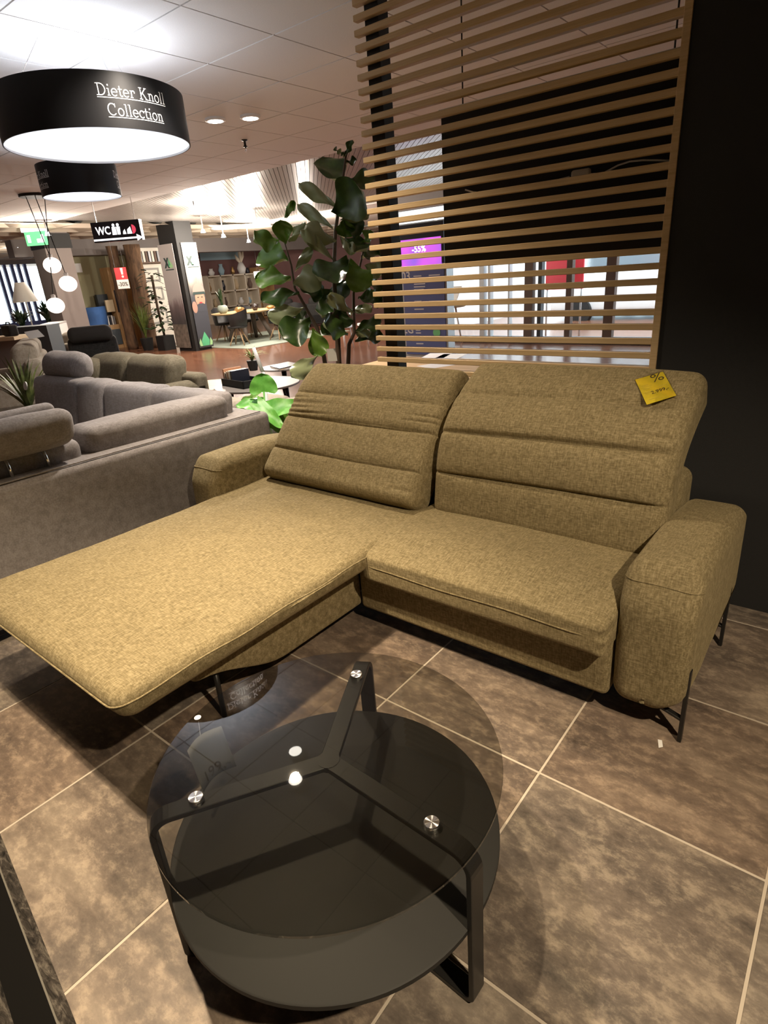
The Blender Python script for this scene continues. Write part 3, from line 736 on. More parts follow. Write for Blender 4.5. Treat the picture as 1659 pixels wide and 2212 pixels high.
tr = nt.nodes.new('ShaderNodeBsdfTranslucent'); tr.inputs[0].default_value = (.85, .86, .88, 1); df = nt.nodes.new('ShaderNodeBsdfPrincipled')
df.inputs['Base Color'].default_value = (.8, .8, .8, 1); df.inputs['Roughness'].default_value = .12
mx = nt.nodes.new('ShaderNodeMixShader'); mx.inputs[0].default_value = .45; nt.links.new(tr.outputs[0], mx.inputs[1]); nt.links.new(df.outputs[0], mx.inputs[2]); nt.links.new(mx.outputs[0], nt.nodes['Material Output'].inputs[0])
def drum(label, c, r, zb, zt, texts, watt, cap):
    o = thing('drum_lamp', label, 'lamp', (c[0], c[1], zb), 'black drum lamps with brand lettering')
    cc = (c[0], c[1], 0)
    MB().lathe([(r - .006, zb), (r, zb), (r, zt), (r - .006, zt)], cc, 96, False).build('shade', 'lampblack', o, 'auto')
    MB().lathe([(r - .007, zt), (r - .007, zb)], cc, 96, False).build('lining', 'white_paint', o, True)
    MB().lathe([(0, zb + .014), (r * .5, zb + .013), (r - .008, zb + .012)], cc, 64, False).build('diffuser', 'diffuser', o, True)
    for a in (0, 2.1, 4.2):
        MB().tube([(c[0] + .8 * r * math.cos(a), c[1] + .8 * r * math.sin(a), zt - .01), (c[0] + .2 * math.cos(a), c[1] + .2 * math.sin(a), ZC - .0005)], .0015, 5).build('wire', 'chrome', o)
    MB().tube([(c[0] + r * math.cos(a), c[1] + r * math.sin(a), zb + .1) if False else (c[0] - (r - .01) * math.cos(a), c[1] - (r - .01) * math.sin(a), zb + .12) for a in (0, math.pi)], .008, 6).build('crossbar', 'white_paint', o)
    for a in texts: drum_text('lettering', o, c, r, a, (zb + zt) / 2, cap)
    lamp((c[0], c[1], (zb + zt) / 2 + .03), watt, COOL, .06, 'drum_lamp_light')
    return o
def drum_angle(u, v, c, r):
    d = ray(u, v); A = d.x ** 2 + d.y ** 2; px, py = CAM.x - c[0], CAM.y - c[1]; Bq = px * d.x + py * d.y; Cq = px * px + py * py - r * r
    t = (-Bq - math.sqrt(max(0, Bq * Bq - A * Cq))) / A; p = CAM + d * t; return math.atan2(p.y - c[1], p.x - c[0]), p.z
DC = (-2.60, .835); DR = .508; DZ = (2.245, 2.492)
a1, z1 = drum_angle(293, 216, DC, DR)
drum('large black drum ceiling lamp with white two-line lettering', DC, DR, DZ[0], DZ[1], [a1], 18, .053)
D2 = (-4.93, 1.876); R2 = .345
a2, z2 = drum_angle(88, 375, D2, R2); a3, z3 = drum_angle(250, 375, D2, R2)
drum('smaller black drum ceiling lamp hanging behind the large one', D2, R2, 2.30, 2.56, [a2 - .22, a3 + .34], 13, .050)

# pendant with three glass globes
plain('globe_glow', (1, .95, .9), .3, emit=(1.0, .86, .76), estr=1.5)
GP = [at(113, 573, 8.3), at(147, 613, 8.3), at(120, 660, 8.3)]
cp = onz(75, 420, ZC)
pl = thing('globe_pendant', 'pendant lamp with three glowing glass globes on black cords', 'lamp', cp)
MB().lathe([(.20, -.035), (.205, -.03), (.205, 0)], cp, 28).build('canopy', 'black_matte', pl, 'auto')
for i, g in enumerate(GP):
    top = cp + Vector((-.1 + .1 * i, -.08 + .08 * i, -.03))
    MB().tube([top, g + Vector((0, 0, .12))], .006, 6).build('cord', 'black_matte', pl)
    gb = MB().lathe([(.118 * math.sin(R(a)), -.105 * math.cos(R(a))) for a in range(0, 181, 12)], g, 24, False).build('globe', 'globe_glow', pl, True)
    MB().lathe([(.03, .10), (.03, .14), (.012, .15)], g, 14).build('cap', 'white_paint', gb)
# hanging signs
plain('sign_dark', (.020, .022, .035), .3); plain('sign_glow', (1, 1, 1), .5, emit=(1, 1, 1), estr=1.4); plain('sign_red', (.85, .05, .10), .5, emit=(.85, .08, .14), estr=.7)
plain('exit_green', (.03, .45, .12), .5, emit=(.25, .75, .32), estr=.9)
sA, sB = at(193, 476, 9), at(301, 484, 9)
sx = Vector(((sB - sA).x, (sB - sA).y, 0)); SW = sx.length; sx.normalize(); sn = Vector((sx.y, -sx.x, 0)); sO = Vector((sA.x, sA.y, 2.17))
wc = thing('toilet_sign', 'dark hanging toilet sign with white pictograms and an arrow', 'sign', sO)
SH = .28; uz = Vector((0, 0, 1))
MB().slab(sO, sO + sx * SW, sO + sx * SW + uz * SH, sO + uz * SH, sn, .10).build('box', 'sign_dark', wc)
f_ = sO + sn * .003
text_on('letters', 'WC', 'sign_glow', wc, f_ + sx * SW * .08 + uz * .10, sx, uz, .115, .02, SW * .30)
for i, xx in enumerate((.46, .55)):
    c_ = f_ + sx * SW * xx
    MB().add([c_ + sx * (.022 * math.cos(R(a))) + uz * (.225 + .022 * math.sin(R(a))) for a in range(0, 360, 30)], [tuple(range(12))]).build('pictogram_head', 'sign_glow', wc)
    MB().add([c_ + sx * a + uz * b for a, b in ((-.030, .20), (.030, .20), (.022 if i else .036, .09), (-.022 if i else -.036, .09))], [(0, 1, 2, 3)]).build('pictogram_body', 'sign_glow', wc)
for a_, b_, c_, d_ in ((.63, .70, .09, .16), (.72, .82, .09, .19)):
    MB().add([f_ + sx * SW * a_ + uz * c_, f_ + sx * SW * b_ + uz * c_, f_ + sx * SW * (b_ - .02) + uz * d_, f_ + sx * SW * (a_ + .01) + uz * (d_ * .8)], [(0, 1, 2, 3)]).build('pictogram_child', 'sign_glow', wc)
MB().add([f_ + sx * (SW * .83 + .06 * math.cos(R(a))) + uz * (.15 + .065 * math.sin(R(a))) for a in range(-90, 91, 15)], [tuple(range(13))]).build('red_half_disc', 'sign_red', wc)
MB().add([f_ + sx * SW * a + uz * b for a, b in ((.0, .02), (.9, .02), (.9, .045), (.0, .045))], [(0, 1, 2, 3)]).build('arrow_shaft', 'sign_glow', wc)
MB().add([f_ + sx * SW * a + uz * b for a, b in ((.9, -.015), (1.02, .03), (.9, .08))], [(0, 1, 2)]).build('arrow_head', 'sign_glow', wc)
for a in (.1, .9): MB().tube([sO + sx * SW * a + uz * SH - sn * .05, sO + sx * SW * a + uz * (2.80 - sO.z) - sn * .05], .006, 6).build('hanger', 'chrome', wc)
eA = at(47, 487, 12); eB = at(92, 487, 12); ex_ = Vector(((eB - eA).x, (eB - eA).y, 0)); EW = ex_.length; ex_.normalize(); en = Vector((ex_.y, -ex_.x, 0)); eO = Vector((eA.x, eA.y, 2.44))
es = thing('exit_sign', 'small green lit exit sign under the ceiling', 'sign', eO)
MB().slab(eO, eO + ex_ * EW, eO + ex_ * EW + uz * .26, eO + uz * .26, en, .05).build('panel', 'exit_green', es)
MB().slab(eO + uz * .26 - ex_ * .05, eO + ex_ * (EW + .05) + uz * .26, eO + ex_ * (EW + .05) + uz * .34, eO + uz * .34 - ex_ * .05, en, .09).build('light_bar', 'sign_glow', es)
fe = eO + en * .003
MB().add([fe + ex_ * EW * a + uz * b for a, b in ((.55, .05), (.9, .05), (.9, .2), (.78, .2), (.78, .12), (.55, .12))], [(0, 1, 2, 3, 4, 5)]).build('running_figure', 'sign_glow', es)
MB().add([fe + ex_ * EW * a + uz * b for a, b in ((.1, .06), (.25, .06), (.25, .2), (.1, .2))], [(0, 1, 2, 3)]).build('door_symbol', 'sign_glow', es)

# black board with cable behind the screen
bo = thing('hanging_board', 'black board back with a loose white cable behind the slats', 'board', (-.15, 1.60, 1.45))
MB().box((-.70, 1.56, 1.465), (.46, 1.62, 2.155)).build('panel', 'black_matte', bo)
MB().box((-.705, 1.545, 2.155), (.46, 1.63, 2.165)).build('foil_edge', 'alu', bo)
for x in (-.6, .35): MB().tube([(x, 1.6, 2.16), (x, 1.6, ZC)], .004, 6).build('wire', 'black_metal', bo)
def bp_(u, v): return ony(u, v, 1.548)
MB().tube([bp_(u, v) for u, v in ((1005, 410), (1022, 415), (1050, 418), (1090, 417), (1120, 408), (1160, 398), (1200, 390), (1230, 382))], .0035, 6).build('cable', 'white_plastic', bo, True)
MB().tube([bp_(u, v) for u, v in ((1296, 378), (1315, 368), (1335, 357), (1360, 349), (1390, 346), (1420, 346), (1450, 347))], .0035, 6).build('cable', 'white_plastic', bo, True)
cb = bp_(1255, 378); v, f = rbox(.085, .03, .045, .012, (3, 2, 2)); MB().add([p + cb for p in v], f).build('plug_box', 'white_plastic', bo, True)
MB().tube([bp_(1275, 378), bp_(1300, 377)], .007, 8).build('plug_neck', 'white_plastic', bo, True)

# store directory totem
TY = 7.0
def ty(u, v): return ony(u, v, TY)
t0 = ty(852, 500); t1 = ty(962, 500)
to_ = thing('directory_totem', 'blue store directory totem with a magenta sale screen', 'totem', (t0.x, TY, 0))
plain('totem_blue', (.15, .19, .42), .4); plain('print_green', (.25, .75, .32), .5)
MB().box((t0.x, TY, 0), (t1.x, TY + .2, 2.12)).build('body', 'alu', to_)
xa, xb = ty(868, 520).x, ty(955, 520).x
MB().box((xa, TY - .02, .12), (xb + .03, TY, 1.52)).build('directory_panel', 'totem_blue', to_)
MB().box((xa - .02, TY - .03, 1.52), (xb + .05, TY, 2.10)).build('screen_frame', 'sign_dark', to_)
m, nt, b = nmat('sale_screen'); vv = mapping(nt, (1.6, 1, 1.6)); n = noisen(nt, vv, 1.3, 1)
cc_ = ramp(nt, n, [(.3, (.10, .12, .65)), (.5, (.55, .10, .70)), (.68, (.90, .12, .75))]); nt.links.new(cc_, b.inputs['Emission Color']); b.inputs['Emission Strength'].default_value = 1.1; b.inputs['Base Color'].default_value = (.1, .02, .1, 1)
zs = (ty(900, 575).z, ty(900, 516).z)
MB().box((xa, TY - .034, zs[0]), (xb, TY - .03, zs[1])).build('screen', 'sale_screen', to_)
text_on('sale_text', '-55%', 'sign_glow', to_, (ty(893, 546).x, TY - .036, ty(893, 546).z), (1, 0, 0), (0, 0, 1), .10, .02)
for (u, v, s, h) in ((869, 607, '03', .14), (874, 720, 'EG', .13)):
    p = ty(u, v); text_on('floor_number', s, 'text_white', to_, (p.x, TY - .022, p.z), (1, 0, 0), (0, 0, 1), h, .02)
for u0, u1, v in ((895, 912, 597), (895, 910, 604), (896, 920, 614), (896, 920, 620), (896, 917, 626), (928, 952, 595), (897, 912, 651), (928, 952, 651), (897, 917, 668), (900, 910, 713), (900, 911, 719), (901, 916, 742)):
    p, q_ = ty(u0, v), ty(u1, v); MB().box((p.x, TY - .024, p.z - .008), (q_.x, TY - .02, p.z + .010)).build('text_line', 'text_white', to_)
gd = ty(945, 718); MB().lathe([(0, 0), (.07, 0), (.07, .004), (0, .004)], (0, 0, 0), 20, False).build('green_dot', 'print_green', to_, world=False).matrix_local = Matrix.Translation(Vector((gd.x - t0.x, -.022, gd.z))) @ Matrix.Rotation(R(90), 4, 'X')

# desk with papers behind the screen
dk = thing('oak_desk', 'long pale oak desk standing behind the slatted screen', 'desk', (-1.0, 2.6, 0))
MB().box((-2.15, 2.15, .715), (.6, 2.95, .75)).build('desktop', 'oak_top', dk, bevel=.004)
for x, y in ((-2.08, 2.22), (-2.08, 2.88), (.52, 2.22), (.52, 2.88)): MB().box((x - .03, y - .03, 0), (x + .03, y + .03, .715)).build('leg', 'black_metal', dk)
for i, (u, v, a) in enumerate(((943, 768, .3), (972, 770, .25), (950, 788, -.4), (1110, 800, .2), (1160, 797, .5))):
    p = onz(u, v, .751); c_, s_ = math.cos(a), math.sin(a)
    tag(MB().slab(*[p + Vector((x * c_ - y * s_, x * s_ + y * c_, 0)) for x, y in ((-.105, -.148), (.105, -.148), (.105, .148), (-.105, .148))], (0, 0, 1), .001).build('paper_sheet', 'white_plastic'), 'white sheet of paper lying on the oak desk behind the slats', 'paper', 'papers on the desk')
# small round table and white display easel beyond
rt = onz(975, 742, 0)
ro_ = thing('round_side_table', 'round wooden side table with white legs behind the slats', 'table', rt)
MB().lathe([(.28, .70), (.30, .71), (.30, .73), (.28, .74)], rt, 32).build('top', 'oak_top', ro_, True)
for k in range(4):
    a = R(45 + 90 * k); MB().tube([rt + Vector((.22 * math.cos(a), .22 * math.sin(a), 0)), rt + Vector((.10 * math.cos(a), .10 * math.sin(a), .70))], .02, 8).build('leg', 'white_paint', ro_, True)
ea = rt + Vector((0, 0, .745)); tag(MB().slab(ea + Vector((-.12, 0, 0)), ea + Vector((.10, 0, 0)), ea + Vector((.22, .08, .34)), ea + Vector((.02, .08, .34)), (0, -1, 0), .02).build('menu_card', 'white_plastic'), 'tilted white card standing on the round side table', 'card')
# ------------------------------------------------------------------ plants
def leaf_mat(name, dark, light, rough=.35, back=None):
    m, nt, b = nmat(name); v = mapping(nt, (18, 18, 18)); n = noisen(nt, v, 1.0, 4)
    c = ramp(nt, n, [(.3, dark), (.7, light)])
    if back:
        g = nt.nodes.new('ShaderNodeNewGeometry'); c = mixc(nt, g.outputs['Backfacing'], c, back)
    nt.links.new(c, b.inputs['Base Color']); b.inputs['Roughness'].default_value = rough
    return m
leaf_mat('fig_leaf', (.020, .048, .010), (.055, .110, .022), .3, (.27, .31, .17)); leaf_mat('fig_leaf_young', (.09, .20, .02), (.17, .31, .05), .35, (.20, .30, .08))
leaf_mat('ear_leaf', (.11, .42, .045), (.24, .62, .11), .4, (.20, .50, .05)); leaf_mat('grass_leaf', (.07, .12, .02), (.20, .26, .06), .5); leaf_mat('dark_leaf', (.008, .022, .008), (.03, .06, .022), .35)
leaf_mat('spider_leaf', (.16, .22, .06), (.40, .46, .20), .5); leaf_mat('yucca_leaf', (.04, .06, .02), (.22, .26, .08), .45)
def leaf(name, mat, parent, base, tip, width, nrm, shape='fig', fold=.12, curl=.10, wave=.02, nu=10, nv=6):
    base, tip, nrm = Vector(base), Vector(tip), Vector(nrm); ax_ = tip - base; L = ax_.length; ax_.normalize()
    nrm = (nrm - ax_ * nrm.dot(ax_)).normalized(); sd = ax_.cross(nrm); v = []; f = []
    for i in range(nu + 1):
        t = i / nu
        if shape == 'fig': w_ = (math.sqrt(max(0, 1 - ((t - .64) / .36) ** 2.0)) if t > .64 else .10 + .90 * (.5 - .5 * math.cos(math.pi * t / .64)) ** .75) * (1 - .10 * math.exp(-((t - .36) / .10) ** 2))
        elif shape == 'heart': w_ = math.sqrt(max(0, 1 - t ** 1.7)) * (1 if t > .15 else .72 + t * 1.87)
        else: w_ = math.sin(math.pi * (t * .92 + .04)) ** .8
        for j in range(nv + 1):
            s = 2 * j / nv - 1; x = s * w_ * width / 2
            bk = (-.22 * L * (1 - abs(s)) * (1 if shape == 'heart' else 0) * max(0, 1 - t * 4))
            z = fold * width * (abs(s) ** 1.5) - curl * L * t * t + wave * math.sin(t * 11 + s * 3 + base.x * 40) * abs(s)
            v.append(base + ax_ * (t * L - bk * .0 + (0.16 * L * abs(s) * (-1 if shape == 'heart' and t < .25 else 0))) + sd * x + nrm * z)
    for i in range(nu):
        for j in range(nv): a = i * (nv + 1) + j; f.append((a, a + 1, a + nv + 2, a + nv + 1))
    me = bpy.data.meshes.new(name); me.from_pydata([tuple(p) for p in v], [], f); me.materials.append(MAT[mat])
    for p in me.polygons: p.use_smooth = True
    o = bpy.data.objects.new(name, me); col.objects.link(o)
    if parent: adopt(o, parent)
    return o
# fiddle-leaf fig: stem lines and leaves taken from the picture, distance about 3.9 m
FD = 3.9
def fp(cx, cy, dd=0.0): return at(500 + cx / 4.097, 280 + cy / 4.097, FD + dd)
gp = fp(900, 2100); fg = thing('fiddle_leaf_fig', 'tall fiddle-leaf fig tree in a pot behind the olive sofa', 'plant', (gp.x, gp.y, 0))
g0 = Vector((gp.x, gp.y, 0))
MB().lathe([(.15, 0), (.19, .40), (.20, .42), (.18, .42), (.17, .38)], g0, 28).build('pot', 'pot_grey', fg, 'auto')
MB().lathe([(0, .37), (.172, .37)], g0, 24, False).build('soil', 'soil', fg)
for st_, r0 in (([(940, 1850), (925, 1600), (905, 1300), (920, 900), (975, 520), (1010, 250), (1050, 110)], .016),
               ([(800, 1900), (760, 1760), (650, 1560), (560, 1400), (530, 1200), (470, 1000)], .013),
               ([(1040, 1900), (1085, 1800), (1080, 1450), (1150, 1150), (1180, 1000)], .013)):
    P_ = [fp(*p) for p in st_]; b0 = g0 + Vector(((P_[0].x - g0.x) * .25, (P_[0].y - g0.y) * .25, .36))
    MB().tube([b0] + P_, [r0 * (1.25 - .9 * i / len(P_)) for i in range(len(P_) + 1)], 8).build('stem', 'stem_brown', fg, True)
FIG = [(1005, 240, 1068, 90, 45, 0, 'd'), (1000, 240, 910, 165, 40, 0, 'd'), (975, 505, 815, 232, 205, 0, 'd'), (1000, 310, 1110, 258, 45, .1, 'd'),
 (945, 690, 592, 470, 85, -.1, 'b'), (930, 760, 1160, 545, 290, -.05, 'd'), (1010, 500, 1290, 425, 130, .1, 'd'), (900, 870, 578, 655, 80, -.1, 'b'), (965, 800, 1225, 745, 70, -.1, 'b'),
 (990, 830, 1170, 890, 160, .05, 'd'), (1000, 780, 1000, 960, 130, 0, 'y'), (930, 985, 655, 880, 150, -.1, 'b'), (960, 950, 1090, 1085, 70, -.1, 'b'), (1010, 960, 1200, 1060, 150, .05, 'd'),
 (900, 1150, 612, 885, 75, -.12, 'b'), (480, 1010, 435, 795, 125, 0, 'y'), (470, 790, 547, 655, 55, 0, 'y'), (420, 985, 195, 985, 150, -.05, 'y'), (505, 990, 650, 812, 70, 0, 'b'),
 (500, 1165, 240, 1090, 215, -.05, 'y'), (530, 1335, 205, 1300, 150, -.05, 'y'), (560, 1250, 712, 1045, 65, 0, 'b'), (545, 1370, 790, 1290, 170, -.15, 'b'), (1045, 1180, 785, 1360, 270, -.15, 'd'),
 (1040, 1170, 1175, 1420, 175, -.1, 'y'), (1010, 1560, 930, 1350, 190, 0, 'd'), (600, 1440, 258, 1520, 120, -.05, 'd'), (640, 1570, 320, 1665, 115, -.05, 'b'), (590, 1400, 810, 1470, 160, 0, 'd'),
 (1080, 1620, 850, 1465, 85, -.15, 'b'), (1100, 1610, 1250, 1570, 60, -.1, 'b'), (700, 1690, 455, 1850, 200, -.1, 'd'), (720, 1760, 800, 2010, 125, -.1, 'y'), (1030, 1810, 805, 1715, 170, -.12, 'd'),
 (1080, 1800, 1240, 1790, 70, 0, 'b'), (760, 1995, 528, 2195, 105, -.2, 'b'), (1090, 1780, 1330, 1700, 110, .05, 'd'), (1090, 1870, 1345, 1800, 100, .05, 'd'), (1150, 1150, 1310, 1080, 120, 0, 'd'),
 (1180, 1200, 1335, 1265, 110, 0, 'b'), (1170, 1330, 1345, 1400, 130, .05, 'd'), (1120, 1500, 1325, 1500, 140, .05, 'd'), (860, 1480, 800, 1650, 110, -.05, 'd'), (960, 1580, 960, 1760, 160, 0, 'd'),
 (900, 1180, 1000, 1290, 160, .1, 'd'), (920, 1400, 820, 1560, 150, .1, 'd'), (660, 1600, 600, 1730, 120, .1, 'd'), (1050, 1650, 1160, 1560, 150, .1, 'd'), (940, 560, 1120, 660, 170, .1, 'd'), (1180, 1010, 1250, 900, 100, .05, 'y'), (850, 1640, 900, 1830, 130, .1, 'd')]
rnd = random.Random(3)
for (bx, by, tx, ty_, wpx, dd, kd) in FIG:
    b_ = fp(bx, by, dd * .4); t_ = fp(tx, ty_, dd + rnd.uniform(-.10, .10)); w_ = wpx / 4.097 / FPX * FD * 1.45
    view = (CAM - b_).normalized(); up_ = Vector((0, 0, 1))
    nv_ = (view * .75 + up_ * .55 + Vector((rnd.uniform(-.35, .35), rnd.uniform(-.35, .35), 0)))
    if kd == 'b': nv_ = -nv_ + up_ * .3
    leaf('leaf', 'fig_leaf_young' if kd == 'y' else 'fig_leaf', fg, b_, t_, w_, nv_, 'fig', rnd.uniform(.05, .16), rnd.uniform(-.05, .12), .018, 20, 8)
tgp = fp(862, 1990, -.05)
MB().slab(tgp + Vector((-.018, 0, .035)), tgp + Vector((-.012, 0, -.045)), tgp + Vector((.042, .03, -.045)), tgp + Vector((.036, .03, .035)), (.5, -.8, 0), .001).build('care_tag', 'white_plastic', fg)
# elephant-ear plant
ED = 4.1
def ep(u, v, dd=0.0): return at(u, v, ED + dd)
e0 = ep(575, 930); er = thing('elephant_ear_plant', 'bright green broad-leaved potted plant between the sofas', 'plant', (e0.x, e0.y, 0)); eb = Vector((e0.x, e0.y, 0))
MB().lathe([(.11, 0), (.14, .28), (.15, .30), (.13, .30)], eb, 24).build('pot', 'pot_grey', er, 'auto')
for (bu, bv, tu, tv, wpx, dd, mt, nx) in ((570, 846, 565, 806, 62, -.05, 'ear_leaf', 1.2), (562, 874, 508, 872, 40, 0, 'ear_leaf', .5), (576, 890, 644, 868, 52, -.05, 'ear_leaf', .7), (556, 872, 612, 922, 34, -.12, 'ear_leaf', .9),
        (575, 888, 636, 908, 52, .1, 'fig_leaf_young', .6), (545, 870, 512, 892, 36, .05, 'fig_leaf_young', .6), (585, 900, 620, 935, 46, .05, 'fig_leaf_young', .7), (555, 856, 520, 862, 30, .1, 'fig_leaf_young', .3)):
    b_ = ep(bu, bv, dd * .5); t_ = ep(tu, tv, dd); w_ = wpx / FPX * ED
    lf = leaf('leaf', mt, er, b_, t_, w_, (CAM - b_).normalized() * nx + Vector((0, 0, .6)), 'heart', .08, .12, .008)
    MB().tube([eb + Vector((0, 0, .29)), eb.lerp(Vector((b_.x, b_.y, 0)), .35) + Vector((0, 0, .29 + (b_.z - .29) * .6)), b_], .006, 6).build('stalk', 'ear_leaf', er, True)
MB().tube([ep(568, 805, .2), ep(548, 752, .2)], .014, 8).build('support_cane', 'white_paint', er, True)
MB().tube([eb + Vector((.02, .02, .28)), ep(568, 805, .2)], .014, 8).build('support_cane', 'white_paint', er, True)
def tuft(name, mat, parent, c, n, h, spread, w_, seed, up=.9, droop=.5):
    r = random.Random(seed)
    for i in range(n):
        a = r.uniform(0, 2 * math.pi); s = r.uniform(.25, 1) * spread; hh = h * r.uniform(.65, 1)
        d = Vector((math.cos(a), math.sin(a), 0)); B = MB(); pv = []; k = 5; sd = Vector((-d.y, d.x, 0)); ww = w_ * r.uniform(.7, 1.1)
        for j in range(k + 1):
            t = j / k; p = Vector(c) + d * (s * t ** 1.3) + Vector((0, 0, hh * (t - droop * t ** 3 * (s / spread))))
            q = ww * (1 - t) ** .6 + .0006; pv += [p - sd * q, p + sd * q + Vector((0, 0, q * .4))]
        B.add(pv, [(2 * j, 2 * j + 1, 2 * j + 3, 2 * j + 2) for j in range(k)]); B.build(name, mat, parent, True)

# ------------------------------------------------------------------ grey corner sofa with its back to the olive one
GV = 'grey_velour'
gs = thing('grey_corner_sofa', 'light grey velour corner sofa with headrests, backing onto the olive sofa', 'sofa', (-2.6, .2, 0))
cushion('back_panel', GV, gs, (-1.93, -1.9, .06), (-1.70, 1.06, .705), .035, (4, 24, 6), (.004, .006, .004))
cushion('side_back_panel', GV, gs, (-4.45, .86, .06), (-1.72, 1.06, .705), .035, (24, 4, 6))
cushion('seat_base', GV, gs, (-2.75, -1.9, .08), (-1.90, .90, .40), .05, (8, 24, 4), (0, 0, .015))
cushion('seat_base', GV, gs, (-4.45, .05, .08), (-2.70, .90, .40), .05, (18, 8, 4), (0, 0, .015))
def lean_x(k): 
    def fn(p, e): p.x -= 0; p.x += k * (p.z - .45); p.z += wr(p, 6, .006); return p
    return fn
def lean_y(k):
    def fn(p, e): p.y += k * (p.z - .45); p.z += wr(p, 6, .008); p.y += wr(p, 5, .006); return p
    return fn
for y0, y1 in ((-.02, .86),): cushion('back_cushion', GV, gs, (-2.12, y0, .40), (-1.88, y1, .835), .05, (6, 18, 8), (.02, .006, .012), lean_x(.18))
for y0, y1 in ((-.92, -.05), (-1.85, -.95)): cushion('back_cushion', GV, gs, (-2.12, y0, .40), (-1.88, y1, .800), .05, (6, 18, 8), (.02, .006, .012), lean_x(.18))
for x0, x1 in ((-2.56, -1.90), (-3.20, -2.57), (-3.62, -3.21), (-4.40, -3.63)):
    cushion('back_cushion', GV, gs, (x0, .70, .38), (x1, .90, .835), .045, (14, 6, 10), (.004, .02, .008), lean_y(.20))
cushion('seat_pillow', GV, gs, (-2.62, .35, .42), (-2.12, .62, .66), .07, (8, 6, 6), (.01, .02, .02), lambda p, e: Vector((p.x, p.y + .5 * (p.z - .4), p.z - .04)))
# headrests
hr = cushion('headrest', GV, gs, (-1.95, -.66, .80), (-1.82, -.10, .975), .055, (6, 14, 8), (.012, .006, .006), lean_x(.25))
cushion('headrest', GV, gs, (-2.06, -.62, .88), (-1.98, -.10, .985), .035, (4, 12, 4), (.0, .0, .004), lean_x(.2))
for y in (-.40, -.235):
    MB().tube([(-1.80, y, .69), (-1.80, y - .006, .76), (-1.83, y - .010, .82)], .0085, 8).build('headrest_rod', 'chrome', gs, True)
    MB().lathe([(.016, 0), (.016, .004)], (-1.80, y, .703), 14).build('rod_collar', 'black_metal', gs)
cushion('headrest', GV, gs, (-4.38, .80, .80), (-3.74, .98, 1.02), .09, (12, 8, 10), (.006, .02, .012), lean_y(.12))
MB().tube([(-1.722, -1.8 + i * .14, .712) for i in range(21)], .004, 6).build('piping', GV, gs, True)
bl = ony(55, 828, .62); MB().lathe([(0, 0), (.035, 0), (.035, .008), (0, .008)], (0, 0, 0), 20, False).build('round_badge', 'white_plastic', gs, world=False).matrix_local = Matrix.Translation(Vector((-4.30, .675, .78)) - Vector((-2.6, .2, 0))) @ Matrix.Rotation(R(78), 4, 'X')
for x, y in ((-1.8, -1.8), (-2.65, -1.8), (-1.8, .98), (-4.35, .98), (-4.35, .15)): MB().box((x - .03, y - .03, 0), (x + .03, y + .03, .09)).build('foot', 'black_metal', gs)

# ------------------------------------------------------------------ sofas and chairs further back
def couch(name, label, mat, u, v, d, width, yaw, hz, cushions, seatd=.9, headrests=0, arms=True):
    p = at(u, v, d); o = thing(name, label, 'sofa' if cushions > 1 else 'armchair', (p.x, p.y, 0)); o.rotation_euler[2] = yaw
    W2 = width / 2
    cushion('base', mat, o, (-W2, -seatd / 2, .08), (W2, seatd / 2, .40), .05, (8, 6, 4), (0, 0, .01), world=False)
    cushion('back_panel', mat, o, (-W2, seatd / 2 - .18, .08), (W2, seatd / 2, hz - .16), .05, (8, 4, 6), world=False)
    cw = (width - (.36 if arms else 0)) / cushions; x0 = -W2 + (.18 if arms else 0)
    for i in range(cushions):
        cushion('back_cushion', mat, o, (x0 + i * cw + .01, seatd / 2 - .40, .42), (x0 + (i + 1) * cw - .01, seatd / 2 - .14, hz), .08, (8, 6, 8), (.005, .03, .015), lambda q_, e: Vector((q_.x, q_.y + .22 * (q_.z - .42), q_.z + .015 * noise.noise(q_ * 5))), world=False)
        cushion('seat_cushion', mat, o, (x0 + i * cw + .01, -seatd / 2 - .02, .36), (x0 + (i + 1) * cw - .01, seatd / 2 - .2, .50), .06, (8, 8, 4), (0, .01, .02), world=False)
    if arms:
        for s in (-1, 1):
            a, b = sorted((s * W2, s * (W2 - .18))); cushion('armrest', mat, o, (a, -seatd / 2, .08), (b, seatd / 2, .62), .06, (4, 8, 6), (0, 0, .01), world=False)
    for s in (-1, 1):
        for t in (-1, 1): MB().box((s * (W2 - .1) - .02, t * (seatd / 2 - .1) - .02, 0), (s * (W2 - .1) + .02, t * (seatd / 2 - .1) + .02, .09)).build('foot', 'black_metal', o, world=False)
    return o
p = ony(285, 800, 1.75); 
bs = couch('brown_sofa', 'olive brown fabric sofa with plump cushions behind the grey sofa', 'olive_brown_fabric', 300, 800, 5.15, 1.9, R(0), .84, 2, .8)
bs.location = (-4.75, 1.72, 0)
cushion('throw_pillow', 'olive_brown_fabric', bs, (-1.0, -.05, .46), (-.45, .15, .80), .07, (8, 6, 6), (.01, .04, .02), world=False)
bg_ = couch('beige_sofa', 'beige fabric sofa with a paper on its back at the store end', 'beige_fabric', 0, 760, 7.0, 1.6, R(-25), .98, 2)
tag(MB().slab(*[at(u, v, 6.55) for u, v in ((52, 717), (64, 732), (96, 726), (82, 712))], (0, 0, 1), .004).build('brochure', 'white_plastic'), 'open white brochure lying on the beige sofa back', 'brochure')
rc_ = thing('recliner_chair', 'black high-backed recliner chair with a thick headrest', 'armchair', (at(205, 760, 7.9).x, at(205, 760, 7.9).y, 0)); rc_.rotation_euler[2] = R(62)
plain('charcoal_cloth', (.035, .033, .031), .9)
